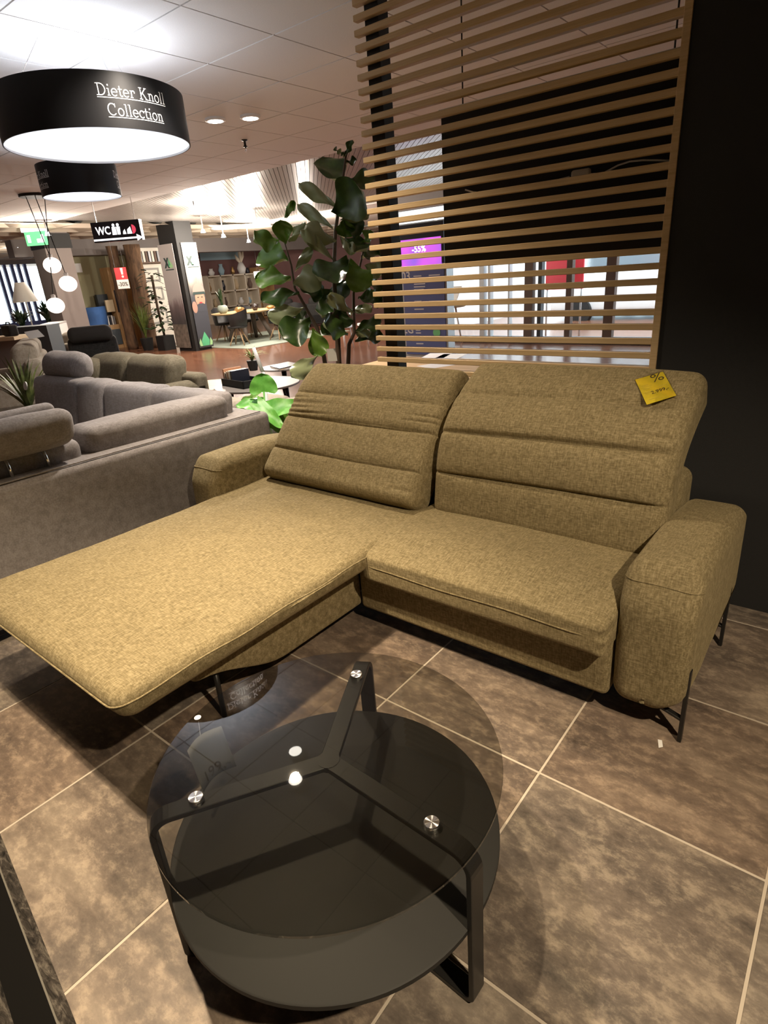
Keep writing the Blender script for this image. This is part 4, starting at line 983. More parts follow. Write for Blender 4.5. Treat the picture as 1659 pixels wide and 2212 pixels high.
cushion('backrest', 'charcoal_fabric', rc_, (-.30, -.12, .40), (.30, .08, .92), .06, (8, 4, 8), (.0, .02, .0), lambda q_, e: Vector((q_.x * (1 + .1 * (.9 - q_.z)), q_.y + .15 * (q_.z - .4), q_.z)), world=False)
cushion('headrest', 'charcoal_cloth', rc_, (-.27, -.16, .86), (.27, .06, 1.06), .08, (8, 4, 6), (.0, .02, .0), world=False)
cushion('seat', 'charcoal_fabric', rc_, (-.36, -.7, .30), (.36, -.02, .46), .06, (8, 8, 4), (0, 0, .02), world=False)
for s in (-1, 1): cushion('armrest', 'charcoal_fabric', rc_, (s * .40 - .07, -.65, .30), (s * .40 + .07, .05, .60), .05, (4, 8, 4), world=False)
MB().lathe([(.30, 0), (.30, .02), (.04, .04), (.04, .30)], (0, -.35, 0), 28).build('swivel_base', 'chrome', rc_, 'auto', world=False)
# spiky plant near the beige sofa
yp = at(45, 818, 5.6); yk = thing('yucca_plant', 'spiky potted yucca standing by the grey sofa headrest', 'plant', (yp.x, yp.y, 0))
MB().lathe([(.14, 0), (.18, .42), (.16, .42), (.15, .40)], (yp.x, yp.y, 0), 24).build('pot', 'pot_grey', yk, 'auto')
tuft('leaf', 'yucca_leaf', yk, (yp.x, yp.y, .42), 34, .68, .36, .020, 5, droop=.25)

# dark low panel, bag, light shelf
dp = [at(0, 682, 10), at(92, 676, 10)]
dx = Vector(((dp[1] - dp[0]).x, (dp[1] - dp[0]).y, 0)); dn = Vector((dx.y, -dx.x, 0)).normalized()
plain('slate_blue', (.055, .068, .080), .6); plain('blue_cloth', (.045, .13, .36), .8); plain('tan', (.60, .47, .30), .7)
d0 = Vector((dp[0].x, dp[0].y, 0)) - dx * .5; d1 = Vector((dp[1].x, dp[1].y, 0))
sb = thing('dark_sideboard', 'long slate grey sideboard below the far windows', 'sideboard', d0)
MB().slab(d0, d1, d1 + uz * .98, d0 + uz * .98, dn, .45).build('body', 'slate_blue', sb)
MB().slab(d0 + uz * .98, d1 + uz * .98, d1 + uz * 1.0, d0 + uz * 1.0, dn, .47).build('top', 'slate_blue', sb)
hb = at(16, 697, 9.0)
hg = thing('black_handbag', 'black handbag resting on the beige counter top', 'bag', (hb.x, hb.y, .93)); v, f = rbox(.30, .14, .16, .03, (4, 3, 3)); MB().add([Vector((hb.x, hb.y, 1.012)) + p for p in v], f).build('body', 'black_matte', hg, True)
MB().tube([(hb.x - .1, hb.y, 1.07), (hb.x - .06, hb.y, 1.13), (hb.x + .06, hb.y, 1.13), (hb.x + .1, hb.y, 1.07)], .01, 6).build('handle', 'black_matte', hg, True)
ct = thing('tan_counter', 'tan topped low counter in front of the slate sideboard', 'counter', (hb.x, hb.y, 0)); MB().slab(Vector((hb.x, hb.y, 0)) - dx * .6 , Vector((hb.x, hb.y, 0)) + dx * .22, Vector((hb.x, hb.y, .88)) + dx * .22, Vector((hb.x, hb.y, .88)) - dx * .6, dn, -.01).build('front', 'grey_render', ct)
MB().slab(Vector((hb.x, hb.y, .93)) - dx * .6 + dn * .25, Vector((hb.x, hb.y, .93)) + dx * .24 + dn * .25, Vector((hb.x, hb.y, .93)) + dx * .24 - dn * .3, Vector((hb.x, hb.y, .93)) - dx * .6 - dn * .3, (0, 0, 1), .05).build('top', 'tan', ct)
# white shelf and small furniture beside the column
def stand(name, label, cat, u, v, d, w_, dep, h, mat, shelves=2, yaw=R(-35)):
    p = at(u, v, d); o = thing(name, label, cat, (p.x, p.y, 0)); o.rotation_euler[2] = yaw
    for s in (-1, 1): MB().box((s * w_ / 2 - .02, -dep / 2, 0), (s * w_ / 2 + .02, dep / 2, h)).build('side_panel', mat, o, world=False)
    for k in range(shelves + 1): z = .08 + (h - .10) * k / shelves; MB().box((-w_ / 2, -dep / 2, z - .015), (w_ / 2, dep / 2, z + .015)).build('shelf', mat, o, world=False)
    MB().box((-w_ / 2, dep / 2 - .02, .05), (w_ / 2, dep / 2, h)).build('back_panel', mat, o, world=False)
    return o
stand('white_shelf', 'low white shelf unit beside the grey column', 'shelf', 110, 690, 12.0, 1.0, .35, .95, 'white_paint', 2)
couch('cream_armchair', 'cream armchair in front of the grey column', 'beige_fabric', 122, 700, 11.0, .8, R(-60), .80, 1)
flp = at(52, 640, 16); fl2 = thing('floor_lamp', 'white cone floor lamp by the far windows', 'lamp', (flp.x, flp.y, 0))
MB().lathe([(.18, 0), (.18, .03)], (flp.x, flp.y, 0), 20).build('base', 'white_paint', fl2); MB().tube([(flp.x, flp.y, .03), (flp.x, flp.y, 1.4)], .02, 8).build('pole', 'white_paint', fl2)
MB().lathe([(.32, 1.35), (.14, 1.85)], (flp.x, flp.y, 0), 24, False).build('shade', 'white_paint', fl2, True)
for (u, d, h, lab, mt, zb, n_l) in ((97, 15.5, .8, 'bushy dark green plant in a white pot before the far windows', 'dark_leaf', .75, 60), (36, 15.0, .6, 'small trailing green plant before the far windows', 'dark_leaf', .75, 40)):
    p = at(u, 660, d); o = thing('potted_plant', lab, 'plant', (p.x, p.y, 0))
    MB().lathe([(.16, 0), (.20, zb), (.18, zb)], (p.x, p.y, 0), 20).build('planter', 'white_paint', o, 'auto')
    tuft('leaf', mt, o, (p.x, p.y, zb), n_l, h, .42, .06, int(u), droop=.45)

# grey column and black band
gc = at(140, 640, 13.5)
cl = thing('column', 'grey brown square column with a black cuff near the green wall', 'column', (gc.x, gc.y, 0), kind='structure')
plain('column_paint', (.20, .165, .15), .8)
MB().box((gc.x - .35, gc.y - .28, 0), (gc.x + .27, gc.y + .28, 2.74)).build('shaft', 'column_paint', cl)
MB().box((gc.x - .36, gc.y - .285, 0), (gc.x + .272, gc.y - .28, 2.74)).build('side_face', 'column_paint', cl)
MB().box((gc.x - .38, gc.y - .3, 2.42), (gc.x + .30, gc.y + .31, 2.72)).build('cuff', 'black_matte', cl)
tag(MB().box((-15.45, 5.2, 2.36), (-15.1, 16.4, 2.74)).build('trim_1', 'grey_render'), 'grey fascia beam above the green display wall', 'beam', kind='structure')
# blue armchair, oak cabinet and red sale sign in front of the green wall
ba = at(197, 690, 15.2); bc = thing('blue_tub_chair', 'blue high-backed tub chair before the green wall', 'armchair', (ba.x, ba.y, 0))
v = []; f = []
for i in range(13):
    a = R(150 + 240 * i / 12)
    for z, r in ((.12, .30), (.45, .36), (.85, .40), (1.12, .40), (1.12, .33), (.5, .30)): v.append((ba.x + r * math.cos(a + 1.0), ba.y + r * math.sin(a + 1.0), z))
for i in range(12):
    for j in range(5): f.append((i * 6 + j, i * 6 + 6 + j, i * 6 + 7 + j, i * 6 + 1 + j))
MB().add(v, f).build('shell', 'blue_cloth', bc, True)
MB().lathe([(.30, .30), (.33, .40), (.30, .46)], (ba.x, ba.y, 0), 24).build('seat', 'blue_cloth', bc, True); MB().lathe([(.25, 0), (.05, .05), (.05, .30)], (ba.x, ba.y, 0), 20).build('pedestal', 'black_metal', bc, True)
XC = -15.0
def cy(u, v=680): return onx(u, v, XC)
y0, y1 = cy(226).y, cy(300).y
cbn = thing('oak_cabinet', 'tall warm oak display cabinet with dark glass before the green wall', 'cabinet', (XC, (y0 + y1) / 2, 0))
MB().box((XC - .4, y0 + .35, 0), (XC, y1, 2.05)).build('body', 'warm_oak', cbn)
MB().box((XC - .42, y0, 0), (XC - .02, y0 + .36, .62)).build('low_body', 'warm_oak', cbn)
MB().box((XC - .01, y0 + .40, .92), (XC + .015, y1 - .25, 1.48)).build('glass_door', 'sign_dark', cbn)
MB().box((XC, y0 + .62, .18), (XC + .02, y1 - .30, .55)).build('drawer_front', 'tan', cbn)
MB().box((XC - .03, y0 + .02, .10), (XC + .005, y0 + .33, .50)).build('dark_drawer', 'slate_blue', cbn)
MB().box((XC - .40, y0 + .05, .62), (XC - .28, y0 + .34, 1.4)).build('dark_niche', 'slate_blue', cbn)
MB().box((XC - .05, y0 + .10, .95), (XC + .0, y0 + .32, 1.25)).build('niche_panel', 'tan', cbn)
for i in range(4): tag(MB().box((XC - .25, y0 + .06 + i * .06, .621), (XC - .03, y0 + .10 + i * .06, .86 - .03 * (i % 2))).build('book', ('white_plastic', 'sign_dark', 'white_paint', 'grey_render')[i]), 'upright book on the low part of the oak cabinet', 'book', 'books on the oak cabinet')
plain('sale_red', (.80, .03, .04), .5)
sa = at(263, 600, 13.0); sx2 = RIGHT.copy(); sx2.z = 0; sx2.normalize(); sn2 = Vector((sx2.y, -sx2.x, 0))
so2 = thing('sale_sign', 'hanging red sale sign with minus thirty percent on white', 'sign', Vector((sa.x, sa.y, 1.3)))
zt_ = at(262, 578, 13).z; zm_ = at(262, 604, 13).z; zb_ = at(262, 624, 13).z; c0 = Vector((sa.x, sa.y, 0))
MB().slab(c0 - sx2 * .13 + uz * zm_, c0 + sx2 * .13 + uz * zm_, c0 + sx2 * .13 + uz * zt_, c0 - sx2 * .13 + uz * zt_, sn2, .01).build('red_panel', 'sale_red', so2)
MB().slab(c0 - sx2 * .13 + uz * zb_, c0 + sx2 * .13 + uz * zb_, c0 + sx2 * .13 + uz * zm_, c0 - sx2 * .13 + uz * zm_, sn2, .01).build('white_panel', 'white_plastic', so2)
text_on('discount', '-30%', 'ink', so2, c0 + uz * ((zb_ + zm_) / 2) + sn2 * .004, sx2, uz, .085, .01, .22, center=True)
MB().slab(c0 + sx2 * .01 + uz * (zm_ + .10) + sn2 * .003, c0 + sx2 * .05 + uz * (zm_ + .10) + sn2 * .003, c0 + sx2 * .06 + uz * (zt_ - .01) + sn2 * .003, c0 + uz * (zt_ - .01) + sn2 * .003, sn2, .002).build('exclamation_mark', 'white_plastic', so2)
MB().add([c0 + sx2 * (.03 + .025 * math.cos(R(a))) + uz * (zm_ + .06 + .025 * math.sin(R(a))) + sn2 * .003 for a in range(0, 360, 30)], [tuple(range(12))]).build('exclamation_dot', 'white_plastic', so2)
for s in (-.1, .1): MB().tube([c0 + sx2 * s + uz * zt_, c0 + sx2 * s + uz * 2.74], .004, 5).build('wire', 'chrome', so2)
for (u, v, w_, h_, mt, lab) in ((168, 579, .20, .22, 'white_plastic', 'small white framed notice on the green wall'), (235, 592, .22, .14, 'blue_frame', 'small pale blue notice beside the red sale sign')):
    p = onx(u, v, -15.48); tag(MB().box((-15.5, p.y - w_ / 2, p.z - h_ / 2), (-15.47, p.y + w_ / 2, p.z + h_ / 2)).build('wall_notice', mt), lab, 'notice')
# bark posts, framed posters, grass pot, ficus
for i, (x, y, r_, lab) in enumerate(((-14.15, 7.12, .13, 'slimmer bark-covered tree trunk post beside the oak cabinet'), (-13.75, 7.42, .19, 'thick bark-covered tree trunk post beside the poster column'))):
    pr = [(r_ * (1 + .10 * math.sin(k * 1.9 + i) + .06 * math.sin(k * 4.3)), 2.5 * k / 14) for k in range(15)]
    tk = MB().lathe(pr, (x, y, 0), 14).build('tree_trunk_post', 'bark', None, True); tag(tk, lab, 'post', 'bark posts')
    for v_ in tk.data.vertices: a = math.atan2(v_.co.y - y, v_.co.x - x); s = 1 + .10 * math.sin(a * 3 + v_.co.z * 2) ; v_.co.x = x + (v_.co.x - x) * s; v_.co.y = y + (v_.co.y - y) * s
plain('poster_white', (.74, .70, .62), .7); plain('poster_grey', (.30, .29, .27), .7)
pw = thing('poster_rack', 'white panel with framed prints behind the bark posts', 'display', (-14.2, 8.2, 0))
MB().box((-14.3, 7.75, 0), (-14.2, 8.9, 2.45)).build('panel', 'poster_white', pw)
for z in (.55, 1.15, 1.62): MB().box((-14.2, 7.72, z), (-14.19, 8.35, z + .34)).build('print', 'poster_grey', pw); MB().box((-14.19, 7.78, z + .05), (-14.185, 8.29, z + .29)).build('mat_board', 'poster_white', pw)
for i in range(9): 
    yb = 7.6 + i * .085; tag(MB().box((-14.18, yb, 2.102), (-14.02, yb + .06, 2.36)).build('binder', ('poster_white', 'brown_paint', 'sign_dark')[i % 3]), 'upright binder on the ledge above the framed prints', 'binder', 'binders above the prints')
MB().box((-14.2, 7.55, 2.07), (-14.0, 8.9, 2.10)).build('ledge', 'brown_paint', pw)
gp_ = Vector((-13.3, 7.05, 0)); gg = thing('grass_pot', 'tall ornamental grass in a black pot beside the bark post', 'plant', gp_)
MB().lathe([(.12, 0), (.16, .30), (.14, .30)], gp_, 20).build('pot', 'black_matte', gg, 'auto'); tuft('blade', 'grass_leaf', gg, gp_ + Vector((0, 0, .28)), 70, 1.15, .42, .014, 9, droop=.35)
fc = Vector((-12.72, 7.22, 0)); ff_ = thing('ficus_tree', 'dark leafy potted ficus beside the poster column', 'plant', fc)
MB().box((fc.x - .16, fc.y - .16, 0), (fc.x + .16, fc.y + .16, .35)).build('pot', 'black_matte', ff_); MB().tube([fc + Vector((0, 0, .3)), fc + Vector((.02, -.05, 1.0)), fc + Vector((0, -.02, 1.75))], .03, 8).build('trunk', 'stem_brown', ff_, True)
r_ = random.Random(12)
for k in range(110):
    z = r_.uniform(.45, 1.85); a = r_.uniform(0, 6.28); rr_ = r_.uniform(.05, .30); b_ = fc + Vector((rr_ * math.cos(a), rr_ * math.sin(a), z)); t_ = b_ + Vector((.16 * math.cos(a), .16 * math.sin(a), r_.uniform(-.09, .06)))
    leaf('leaf', 'dark_leaf', ff_, b_, t_, .085, (r_.uniform(-.4, .4), r_.uniform(-.4, .4), 1), 'plain', .1, .1, 0, 4, 2)

# ------------------------------------------------------------------ poster column
PX, PY = -11.35, 7.12
pk = thing('poster_column', 'square column clad in tall posters with a leaf logo', 'column', (PX, PY, 0), kind='structure')
LX, LY = .74, .50
MB().box((PX - LX + .03, PY + .03, 0), (PX - .03, PY + LY - .03, 2.8)).build('shaft', 'black_matte', pk)
MB().box((PX - LX + .06, PY + .06, 0), (PX - .06, PY + LY, 2.8)).build('core', 'black_matte', pk)
def poster_mat(name, stops, seed):
    m, nt, b = nmat(name); tc = nt.nodes.new('ShaderNodeTexCoord'); sp_ = nt.nodes.new('ShaderNodeSeparateXYZ'); nt.links.new(tc.outputs['Object'], sp_.inputs[0])
    n = noisen(nt, mapping(nt, (5, 5, 1.6), loc=(seed, 0, 0)), 1.0, 5); ml = nt.nodes.new('ShaderNodeMath'); ml.operation = 'MULTIPLY_ADD'; ml.inputs[1].default_value = .30; ml.inputs[2].default_value = -.15
    nt.links.new(n, ml.inputs[0]); dv = nt.nodes.new('ShaderNodeMath'); dv.operation = 'DIVIDE'; dv.inputs[1].default_value = 2.4; nt.links.new(sp_.outputs[2], dv.inputs[0])
    ad = nt.nodes.new('ShaderNodeMath'); nt.links.new(dv.outputs[0], ad.inputs[0]); nt.links.new(ml.outputs[0], ad.inputs[1])
    nt.links.new(ramp(nt, ad.outputs[0], stops), b.inputs['Base Color']); b.inputs['Roughness'].default_value = .4
poster_mat('mist_poster', [(.0, (.07, .06, .055)), (.28, (.06, .055, .055)), (.42, (.16, .12, .12)), (.52, (.42, .38, .37)), (.9, (.48, .44, .42))], 1)
poster_mat('portrait_poster', [(.0, (.045, .048, .055)), (.50, (.055, .058, .066)), (.60, (.20, .18, .16)), (.72, (.45, .40, .36)), (.95, (.50, .46, .43))], 4)
plain('stone_print', (.16, .135, .11), .6, noise_amt=.4, nscale=12); plain('skin_print', (.40, .22, .15), .6); plain('hat_print', (.28, .22, .19), .6); plain('scarf_print', (.045, .048, .06), .6); plain('leaf_logo', (.10, .45, .22), .5); plain('leaf_logo_pale', (.35, .62, .30), .5); plain('logo_dark', (.03, .05, .045), .5); plain('glove_print', (.34, .20, .15), .6)
# left poster faces -Y (along X), right poster faces +X (along Y)
MB().box((PX - LX, PY - .012, .08), (PX - .16, PY, 2.36)).build('poster', 'mist_poster', pk)
MB().box((PX - .012, PY + .12, .06), (PX, PY + LY + .02, 2.36)).build('poster', 'portrait_poster', pk)
MB().box((PX - LX, PY - .016, .08), (PX - .16, PY - .012, .62)).build('stone_panel', 'stone_print', pk)
class Face:
    def __init__(s, o, ux, n): s.o = Vector(o); s.ux = Vector(ux); s.n = Vector(n)
    def poly(s, name, pts, mat, lift): return MB().add([s.o + s.ux * a + uz * b + s.n * lift for a, b in pts], [tuple(range(len(pts)))]).build(name, mat, pk)
FL = Face((PX - LX, PY - .012, 0), (1, 0, 0), (0, -1, 0)); FR = Face((PX, PY + .12, 0), (0, 1, 0), (1, 0, 0))
def logo(F, x, z, s):
    F.poly('logo_stroke', [(x, z + s), (x + .3 * s, z + s), (x + .95 * s, z), (x + .65 * s, z)], 'logo_dark', .003); F.poly('logo_stroke', [(x + .62 * s, z + s), (x + .92 * s, z + s), (x + .28 * s, z), (x - .02 * s, z)], 'logo_dark', .0035)
    F.poly('logo_leaf', [(x + .75 * s, z), (x + .95 * s, z + .85 * s), (x + 1.5 * s, z + .25 * s), (x + 1.45 * s, z)], 'leaf_logo_pale', .003); F.poly('logo_leaf', [(x + .72 * s, z + .1 * s), (x + .85 * s, z + .95 * s), (x + 1.1 * s, z + .3 * s)], 'leaf_logo', .004)
    F.poly('logo_line', [(x + .1 * s, z - .22 * s), (x + 1.6 * s, z - .22 * s), (x + 1.6 * s, z - .12 * s), (x + .1 * s, z - .12 * s)], 'logo_dark', .003)
logo(FL, .14, 1.86, .22); logo(FR, .05, 1.88, .20)
WR = LY - .10
ell = lambda cx, cz, rx, rz, a0=0, a1=360, n=20: [(cx + rx * math.cos(R(a0 + (a1 - a0) * i / n)), cz + rz * math.sin(R(a0 + (a1 - a0) * i / n))) for i in range(n if a1 - a0 == 360 else n + 1)]
FR.poly('print_jacket', [(.0, .30), (WR, .30), (WR, .86), (WR * .75, .98), (WR * .25, .95), (.0, .80)], 'scarf_print', .002)
FR.poly('print_face', ell(WR * .62, 1.16, .135, .20), 'skin_print', .003)
FR.poly('print_hat', ell(WR * .60, 1.28, .17, .22, 0, 180), 'hat_print', .004)
FR.poly('print_hat_brim', [(WR * .60 - .17, 1.25), (WR * .60 + .17, 1.25), (WR * .60 + .16, 1.31), (WR * .60 - .16, 1.31)], 'logo_dark', .005)
FR.poly('print_scarf', ell(WR * .62, .96, .15, .10), 'scarf_print', .004); FR.poly('print_hand', ell(WR * .16, .98, .07, .13), 'glove_print', .005)
for dx_ in (-.05, .055): FR.poly('print_eye', ell(WR * .62 + dx_, 1.19, .022, .012), 'logo_dark', .005)
FR.poly('print_mouth', ell(WR * .62, 1.07, .045, .015), 'sale_red', .005)
FR.poly('logo_leaf', [(WR * .25, .10), (WR * .72, .10), (WR * .78, .22), (WR * .5, .42), (WR * .22, .22)], 'leaf_logo', .004)
for s in (-1, 1): FR.poly('logo_leaf', [(WR * .5 + s * .10, .10), (WR * .5 + s * .17, .10), (WR * .5 + s * .19, .18), (WR * .5 + s * .14, .28)], 'leaf_logo_pale', .005)

# ------------------------------------------------------------------ dining group
plain('rug_green', (.27, .31, .26), .95); plain('chair_black', (.012, .012, .013), .5); plain('pale_leg', (.42, .28, .16), .6); plain('grey_leg', (.16, .13, .11), .6)
dr = thing('dining_rug', 'pale green rug under the dining table', 'rug', (-11.6, 9.1, 0)); MB().box((-13.4, 7.72, 0), (-10.1, 11.3, .012)).build('pile', 'rug_green', dr)
tag(MB().box((-34, 6.42, 0), (-9.6, 6.46, .02)).build('trim_2', 'white_paint'), 'pale threshold strip along the edge of the walkway', 'trim', kind='structure') if False else None
DT = Vector((-11.75, 9.15, 0)); dt = thing('dining_table', 'oval oak dining table on splayed grey legs laid with tableware', 'table', DT)
v = []; n = 40
tt_ = MB().lathe([(.9, .70), (1.0, .73), (1.0, .75)], (0, 0, 0), 48).build('tabletop', 'oak_top', dt, 'auto', world=False); tt_.scale = (.62, 1.05, 1)
for s, t in ((-1, -1), (1, -1), (-1, 1), (1, 1)): MB().tube([(s * .34, t * .45, .034), (s * .12, t * .25, .70)], [.05, .07], 8).build('leg', 'grey_leg', dt, True, world=False)
chp = None
def dchair(x, y, rz, first=[None]):
    if first[0] is None:
        o = thing('dining_chair', 'black shell dining chair with splayed wooden legs at the oval table', 'chair', (0, 0, 0), 'black dining chairs')
        v = []; f = []
        for i in range(11):
            a = R(-110 + 220 * i / 10)
            for z, r in ((.44, .20), (.48, .25), (.66, .27), (.86 - .14 * abs(i - 5) / 5, .28)): v.append((r * math.sin(a), r * math.cos(a), z))
        for i in range(10):
            for j in range(3): f.append((i * 4 + j, i * 4 + 4 + j, i * 4 + 5 + j, i * 4 + 1 + j))
        MB().add(v, f).build('shell', 'chair_black', o, True, world=False)
        MB().lathe([(.22, .42), (.25, .45), (.22, .48)], (0, 0, 0), 24).build('seat', 'chair_black', o, True, world=False)
        for k in range(4): a = R(45 + 90 * k); MB().tube([(.26 * math.cos(a), .26 * math.sin(a), .023), (.06 * math.cos(a), .06 * math.sin(a), .42)], .016, 6).build('leg', 'pale_leg', o, True, world=False)
        first[0] = o
    else: o = clone(first[0])
    o.location = (x, y, 0); o.rotation_euler[2] = rz; return o
for x, y, a, lb_ in ((-11.05, 8.2, 2.1, 'black shell dining chair between the poster column and the oval table'), (-10.85, 9.35, 1.57, 'black shell dining chair drawn up on the walkway side of the oval table'), (-12.5, 8.9, -1.57, 'black shell dining chair behind the oval table beside the green vase'),
        (-12.5, 9.8, -1.57, 'black shell dining chair behind the oval table next to the shelving'), (-11.3, 10.5, .6, 'black shell dining chair at the table end by the lounge chairs')): dchair(x, y, a - 3.14)['label'] = lb_
plain('brass', (.42, .26, .10), .35, .6); plain('dark_glassware', (.03, .022, .02), .15)
for i, (u, v_, r, h, mt, nm, lab) in enumerate(((462, 668, .14, .20, 'rug_green', 'vase', 'round green vase on the dining table'), (478, 668, .10, .13, 'brass', 'bowl', 'brown bowl beside the green vase'), (494, 668, .14, .10, 'brass', 'serving_bowl', 'wide brass bowl on the dining table'), (515, 665, .09, .16, 'dark_glassware', 'teapot', 'dark teapot on the dining table'), (528, 664, .08, .12, 'dark_glassware', 'cup', 'dark cup beside the teapot'), (542, 662, .12, .08, 'brass', 'plate_stack', 'low stack of brown plates on the dining table'), (556, 660, .10, .07, 'brass', 'small_bowl', 'small brown bowl at the table end'))):
    p = Vector((-11.55 + (.18 if i % 2 else -.12), 8.32 + i * .26, .75))
    tag(MB().lathe([(r * .5, 0), (r, h * .45), (r * .8, h * .9), (r * .55, h)], p, 20).build(nm, mt, None, True), lab, nm.replace('_', ' '))
vp = Vector((-11.67, 8.32, .75)); av = thing('table_plant', 'dark spiky plant standing in the green vase', 'plant', vp + Vector((0, 0, .2))); tuft('leaf', 'dark_leaf', av, vp + Vector((0, 0, .19)), 14, .5, .18, .03, 2, droop=.2)

# backdrop shelving behind the dining area
SXP = -19.3
def sy(u, v): return onx(u, v, SXP)
plain('shelf_glow', (1, .95, .88), .5, emit=(1.0, .90, .78), estr=3.5); plain('cream', (.70, .62, .50), .7); plain('sky_blue', (.35, .52, .62), .7)
def unit(name, label, u0, u1, z1, mat, cols, rows, x=SXP, dep=.45):
    a, b = onx(u0, 640, x).y, onx(u1, 640, x).y; o = thing(name, label, 'shelving', (x, (a + b) / 2, 0))
    MB().box((x - .03, a, 0), (x, b, z1)).build('back_panel', mat, o)
    for k in range(cols + 1): y = a + (b - a) * k / cols; MB().box((x, y - .025, 0), (x + dep, y + .025, z1)).build('upright', mat, o)
    for k in range(rows + 1): z = .03 + (z1 - .06) * k / rows; MB().box((x, a, z - .025), (x + dep, b, z + .025)).build('shelf', mat, o)
    return o, a, b
o1, a, b = unit('white_shelving', 'white shelving with lamps and ornaments behind the dining table', 440, 545, 1.75, 'cream', 4, 3)
r_ = random.Random(5)
mts = ('white_plastic', 'sky_blue', 'brass', 'sign_dark', 'tan', 'brown_paint')
for i in range(16):
    ck, lv = i % 4, i // 4; z = .03 + 1.69 * (lv / 3 if lv < 3 else 1) + .026; h = r_.uniform(.2, .40); r = r_.uniform(.07, .13)
    y = a + (b - a) * (ck + .5) / 4 + r_.uniform(-.15, .15)
    tag(MB().lathe([(r * .6, 0), (r, h * .4), (r * .5, h * .8), (r * .6, h)], (SXP + .25, y, z), 14).build('ornament', mts[i % 6], None, True), ('white', 'pale blue', 'brass', 'black', 'tan', 'brown')[i % 6] + ' vase on the ' + ('bottom board', 'second board', 'third board', 'top')[lv] + ' of the white shelving', 'vase', 'ornaments on the white shelving')
o2, a2_, b2_ = unit('oak_shelving', 'oak wall unit with cupboards beside the white shelving', 548, 640, 1.95, 'warm_oak', 3, 3)
for k in range(3):
    yy = a2_ + (b2_ - a2_) * k / 3
    MB().box((SXP + .45, yy + .06, .1), (SXP + .47, yy + (b2_ - a2_) / 3 - .06, .62)).build('door', 'tan', o2); MB().box((SXP + .45, yy + .06, 1.36), (SXP + .47, yy + (b2_ - a2_) / 3 - .06, 1.88)).build('door', 'tan', o2)
lb = sy(520, 598); lt = thing('linear_pendant', 'long glowing white pendant lamp over the shelving', 'lamp', (SXP + 1.4, lb.y, lb.z))
MB().box((SXP + 1.3, sy(503, 598).y, lb.z - .08), (SXP + 1.5, sy(543, 598).y, lb.z + .14)).build('shade', 'shelf_glow', lt)
for u in (508, 538): y = sy(u, 598).y; MB().tube([(SXP + 1.4, y, lb.z + .1), (SXP + 1.4, y, 2.74)], .01, 6).build('cord', 'chrome', lt)
tag(MB().box((SXP - .1, sy(436, 560).y, 2.30), (SXP - .05, sy(520, 560).y, 2.62)).build('wall_panel', 'sky_blue'), 'pale sky blue panel high on the maroon wall', 'panel')
pv = sy(498, 610); pv.y = a + (b - a) * .75; pg = thing('pampas_vase', 'white vase with tall pale pampas plumes on the white shelving', 'vase', (SXP + .3, pv.y, 1.75)); MB().lathe([(.12, 0), (.18, .2), (.08, .42)], (SXP + .3, pv.y, 1.75), 18).build('vase', 'white_plastic', pg, True)
for dy, h in ((-.22, .35), (.02, .62), (.20, .55)): MB().tube([(SXP + .3, pv.y, 2.1), (SXP + .3, pv.y + dy * .6, 2.1 + h * .5), (SXP + .3, pv.y + dy, 2.1 + h)], [.015, .07, .02], 8).build('plume', 'cream', pg, True)
for i, (u, v_, d) in enumerate(((625, 705, 19), (690, 703, 19))):
    c_ = couch('dark_lounge_chair', 'black upholstered lounge chair beyond the dining table', 'charcoal_fabric', u, v_, d, .85, R(-140), .85, 1); fp_ = onz(u, v_); c_.location = (fp_.x, fp_.y, 0); c_['group'] = 'black lounge chairs beyond the dining table'; c_['label'] = ('black lounge chair beyond the dining table', 'black lounge chair close to the slatted screen, beyond the fig')[i]
# bench and white stools beyond the fig
for i, (u, v_) in enumerate(((745, 752), (795, 745))):
    p = onz(u, v_); o = thing('white_stool', 'small white stool with slim legs on the walkway', 'stool', p, 'white stools on the walkway')
    MB().lathe([(.2, .42), (.2, .46)], p, 24).build('seat', 'white_paint', o, 'auto')
    for k in range(4): a = R(45 + 90 * k); MB().tube([p + Vector((.19 * math.cos(a), .19 * math.sin(a), 0)), p + Vector((.14 * math.cos(a), .14 * math.sin(a), .42))], .014, 6).build('leg', 'white_paint', o, True)

# ------------------------------------------------------------------ coffee tables behind the plants
plain('taupe_top', (.17, .155, .145), .45)
tcc = Vector((-3.86, 2.74, 0)); ctb = thing('round_taupe_table', 'round taupe coffee table with a black book tray', 'table', tcc)
MB().lathe([(.43, .425), (.45, .432), (.45, .445), (.445, .45)], tcc, 48).build('top', 'taupe_top', ctb, 'auto')
for k in range(3): a = R(20 + 120 * k); MB().tube([tcc + Vector((.36 * math.cos(a), .36 * math.sin(a), 0)), tcc + Vector((.30 * math.cos(a), .30 * math.sin(a), .43))], .014, 8).build('leg', 'black_metal', ctb, True)
bA = onz(480, 833, .451); bB = onz(527, 841, .451); bx_ = (bB - bA); BW = bx_.length; bx_.normalize(); by_ = Vector((-bx_.y, bx_.x, 0))
tray = thing('book_tray', 'black wooden tray of books on the taupe table', 'tray', bA)
def bslab(x0, x1, y0, y1, z0, z1, nm, mt, par): 
    q_ = [bA + bx_ * x + by_ * y for x, y in ((x0, y0), (x1, y0), (x1, y1), (x0, y1))]
    return MB().add([Vector((p.x, p.y, z)) for z in (.451 + z0, .451 + z1) for p in q_], [(3, 2, 1, 0), (4, 5, 6, 7), (0, 1, 5, 4), (1, 2, 6, 5), (2, 3, 7, 6), (3, 0, 4, 7)]).build(nm, mt, par)
TD = .26
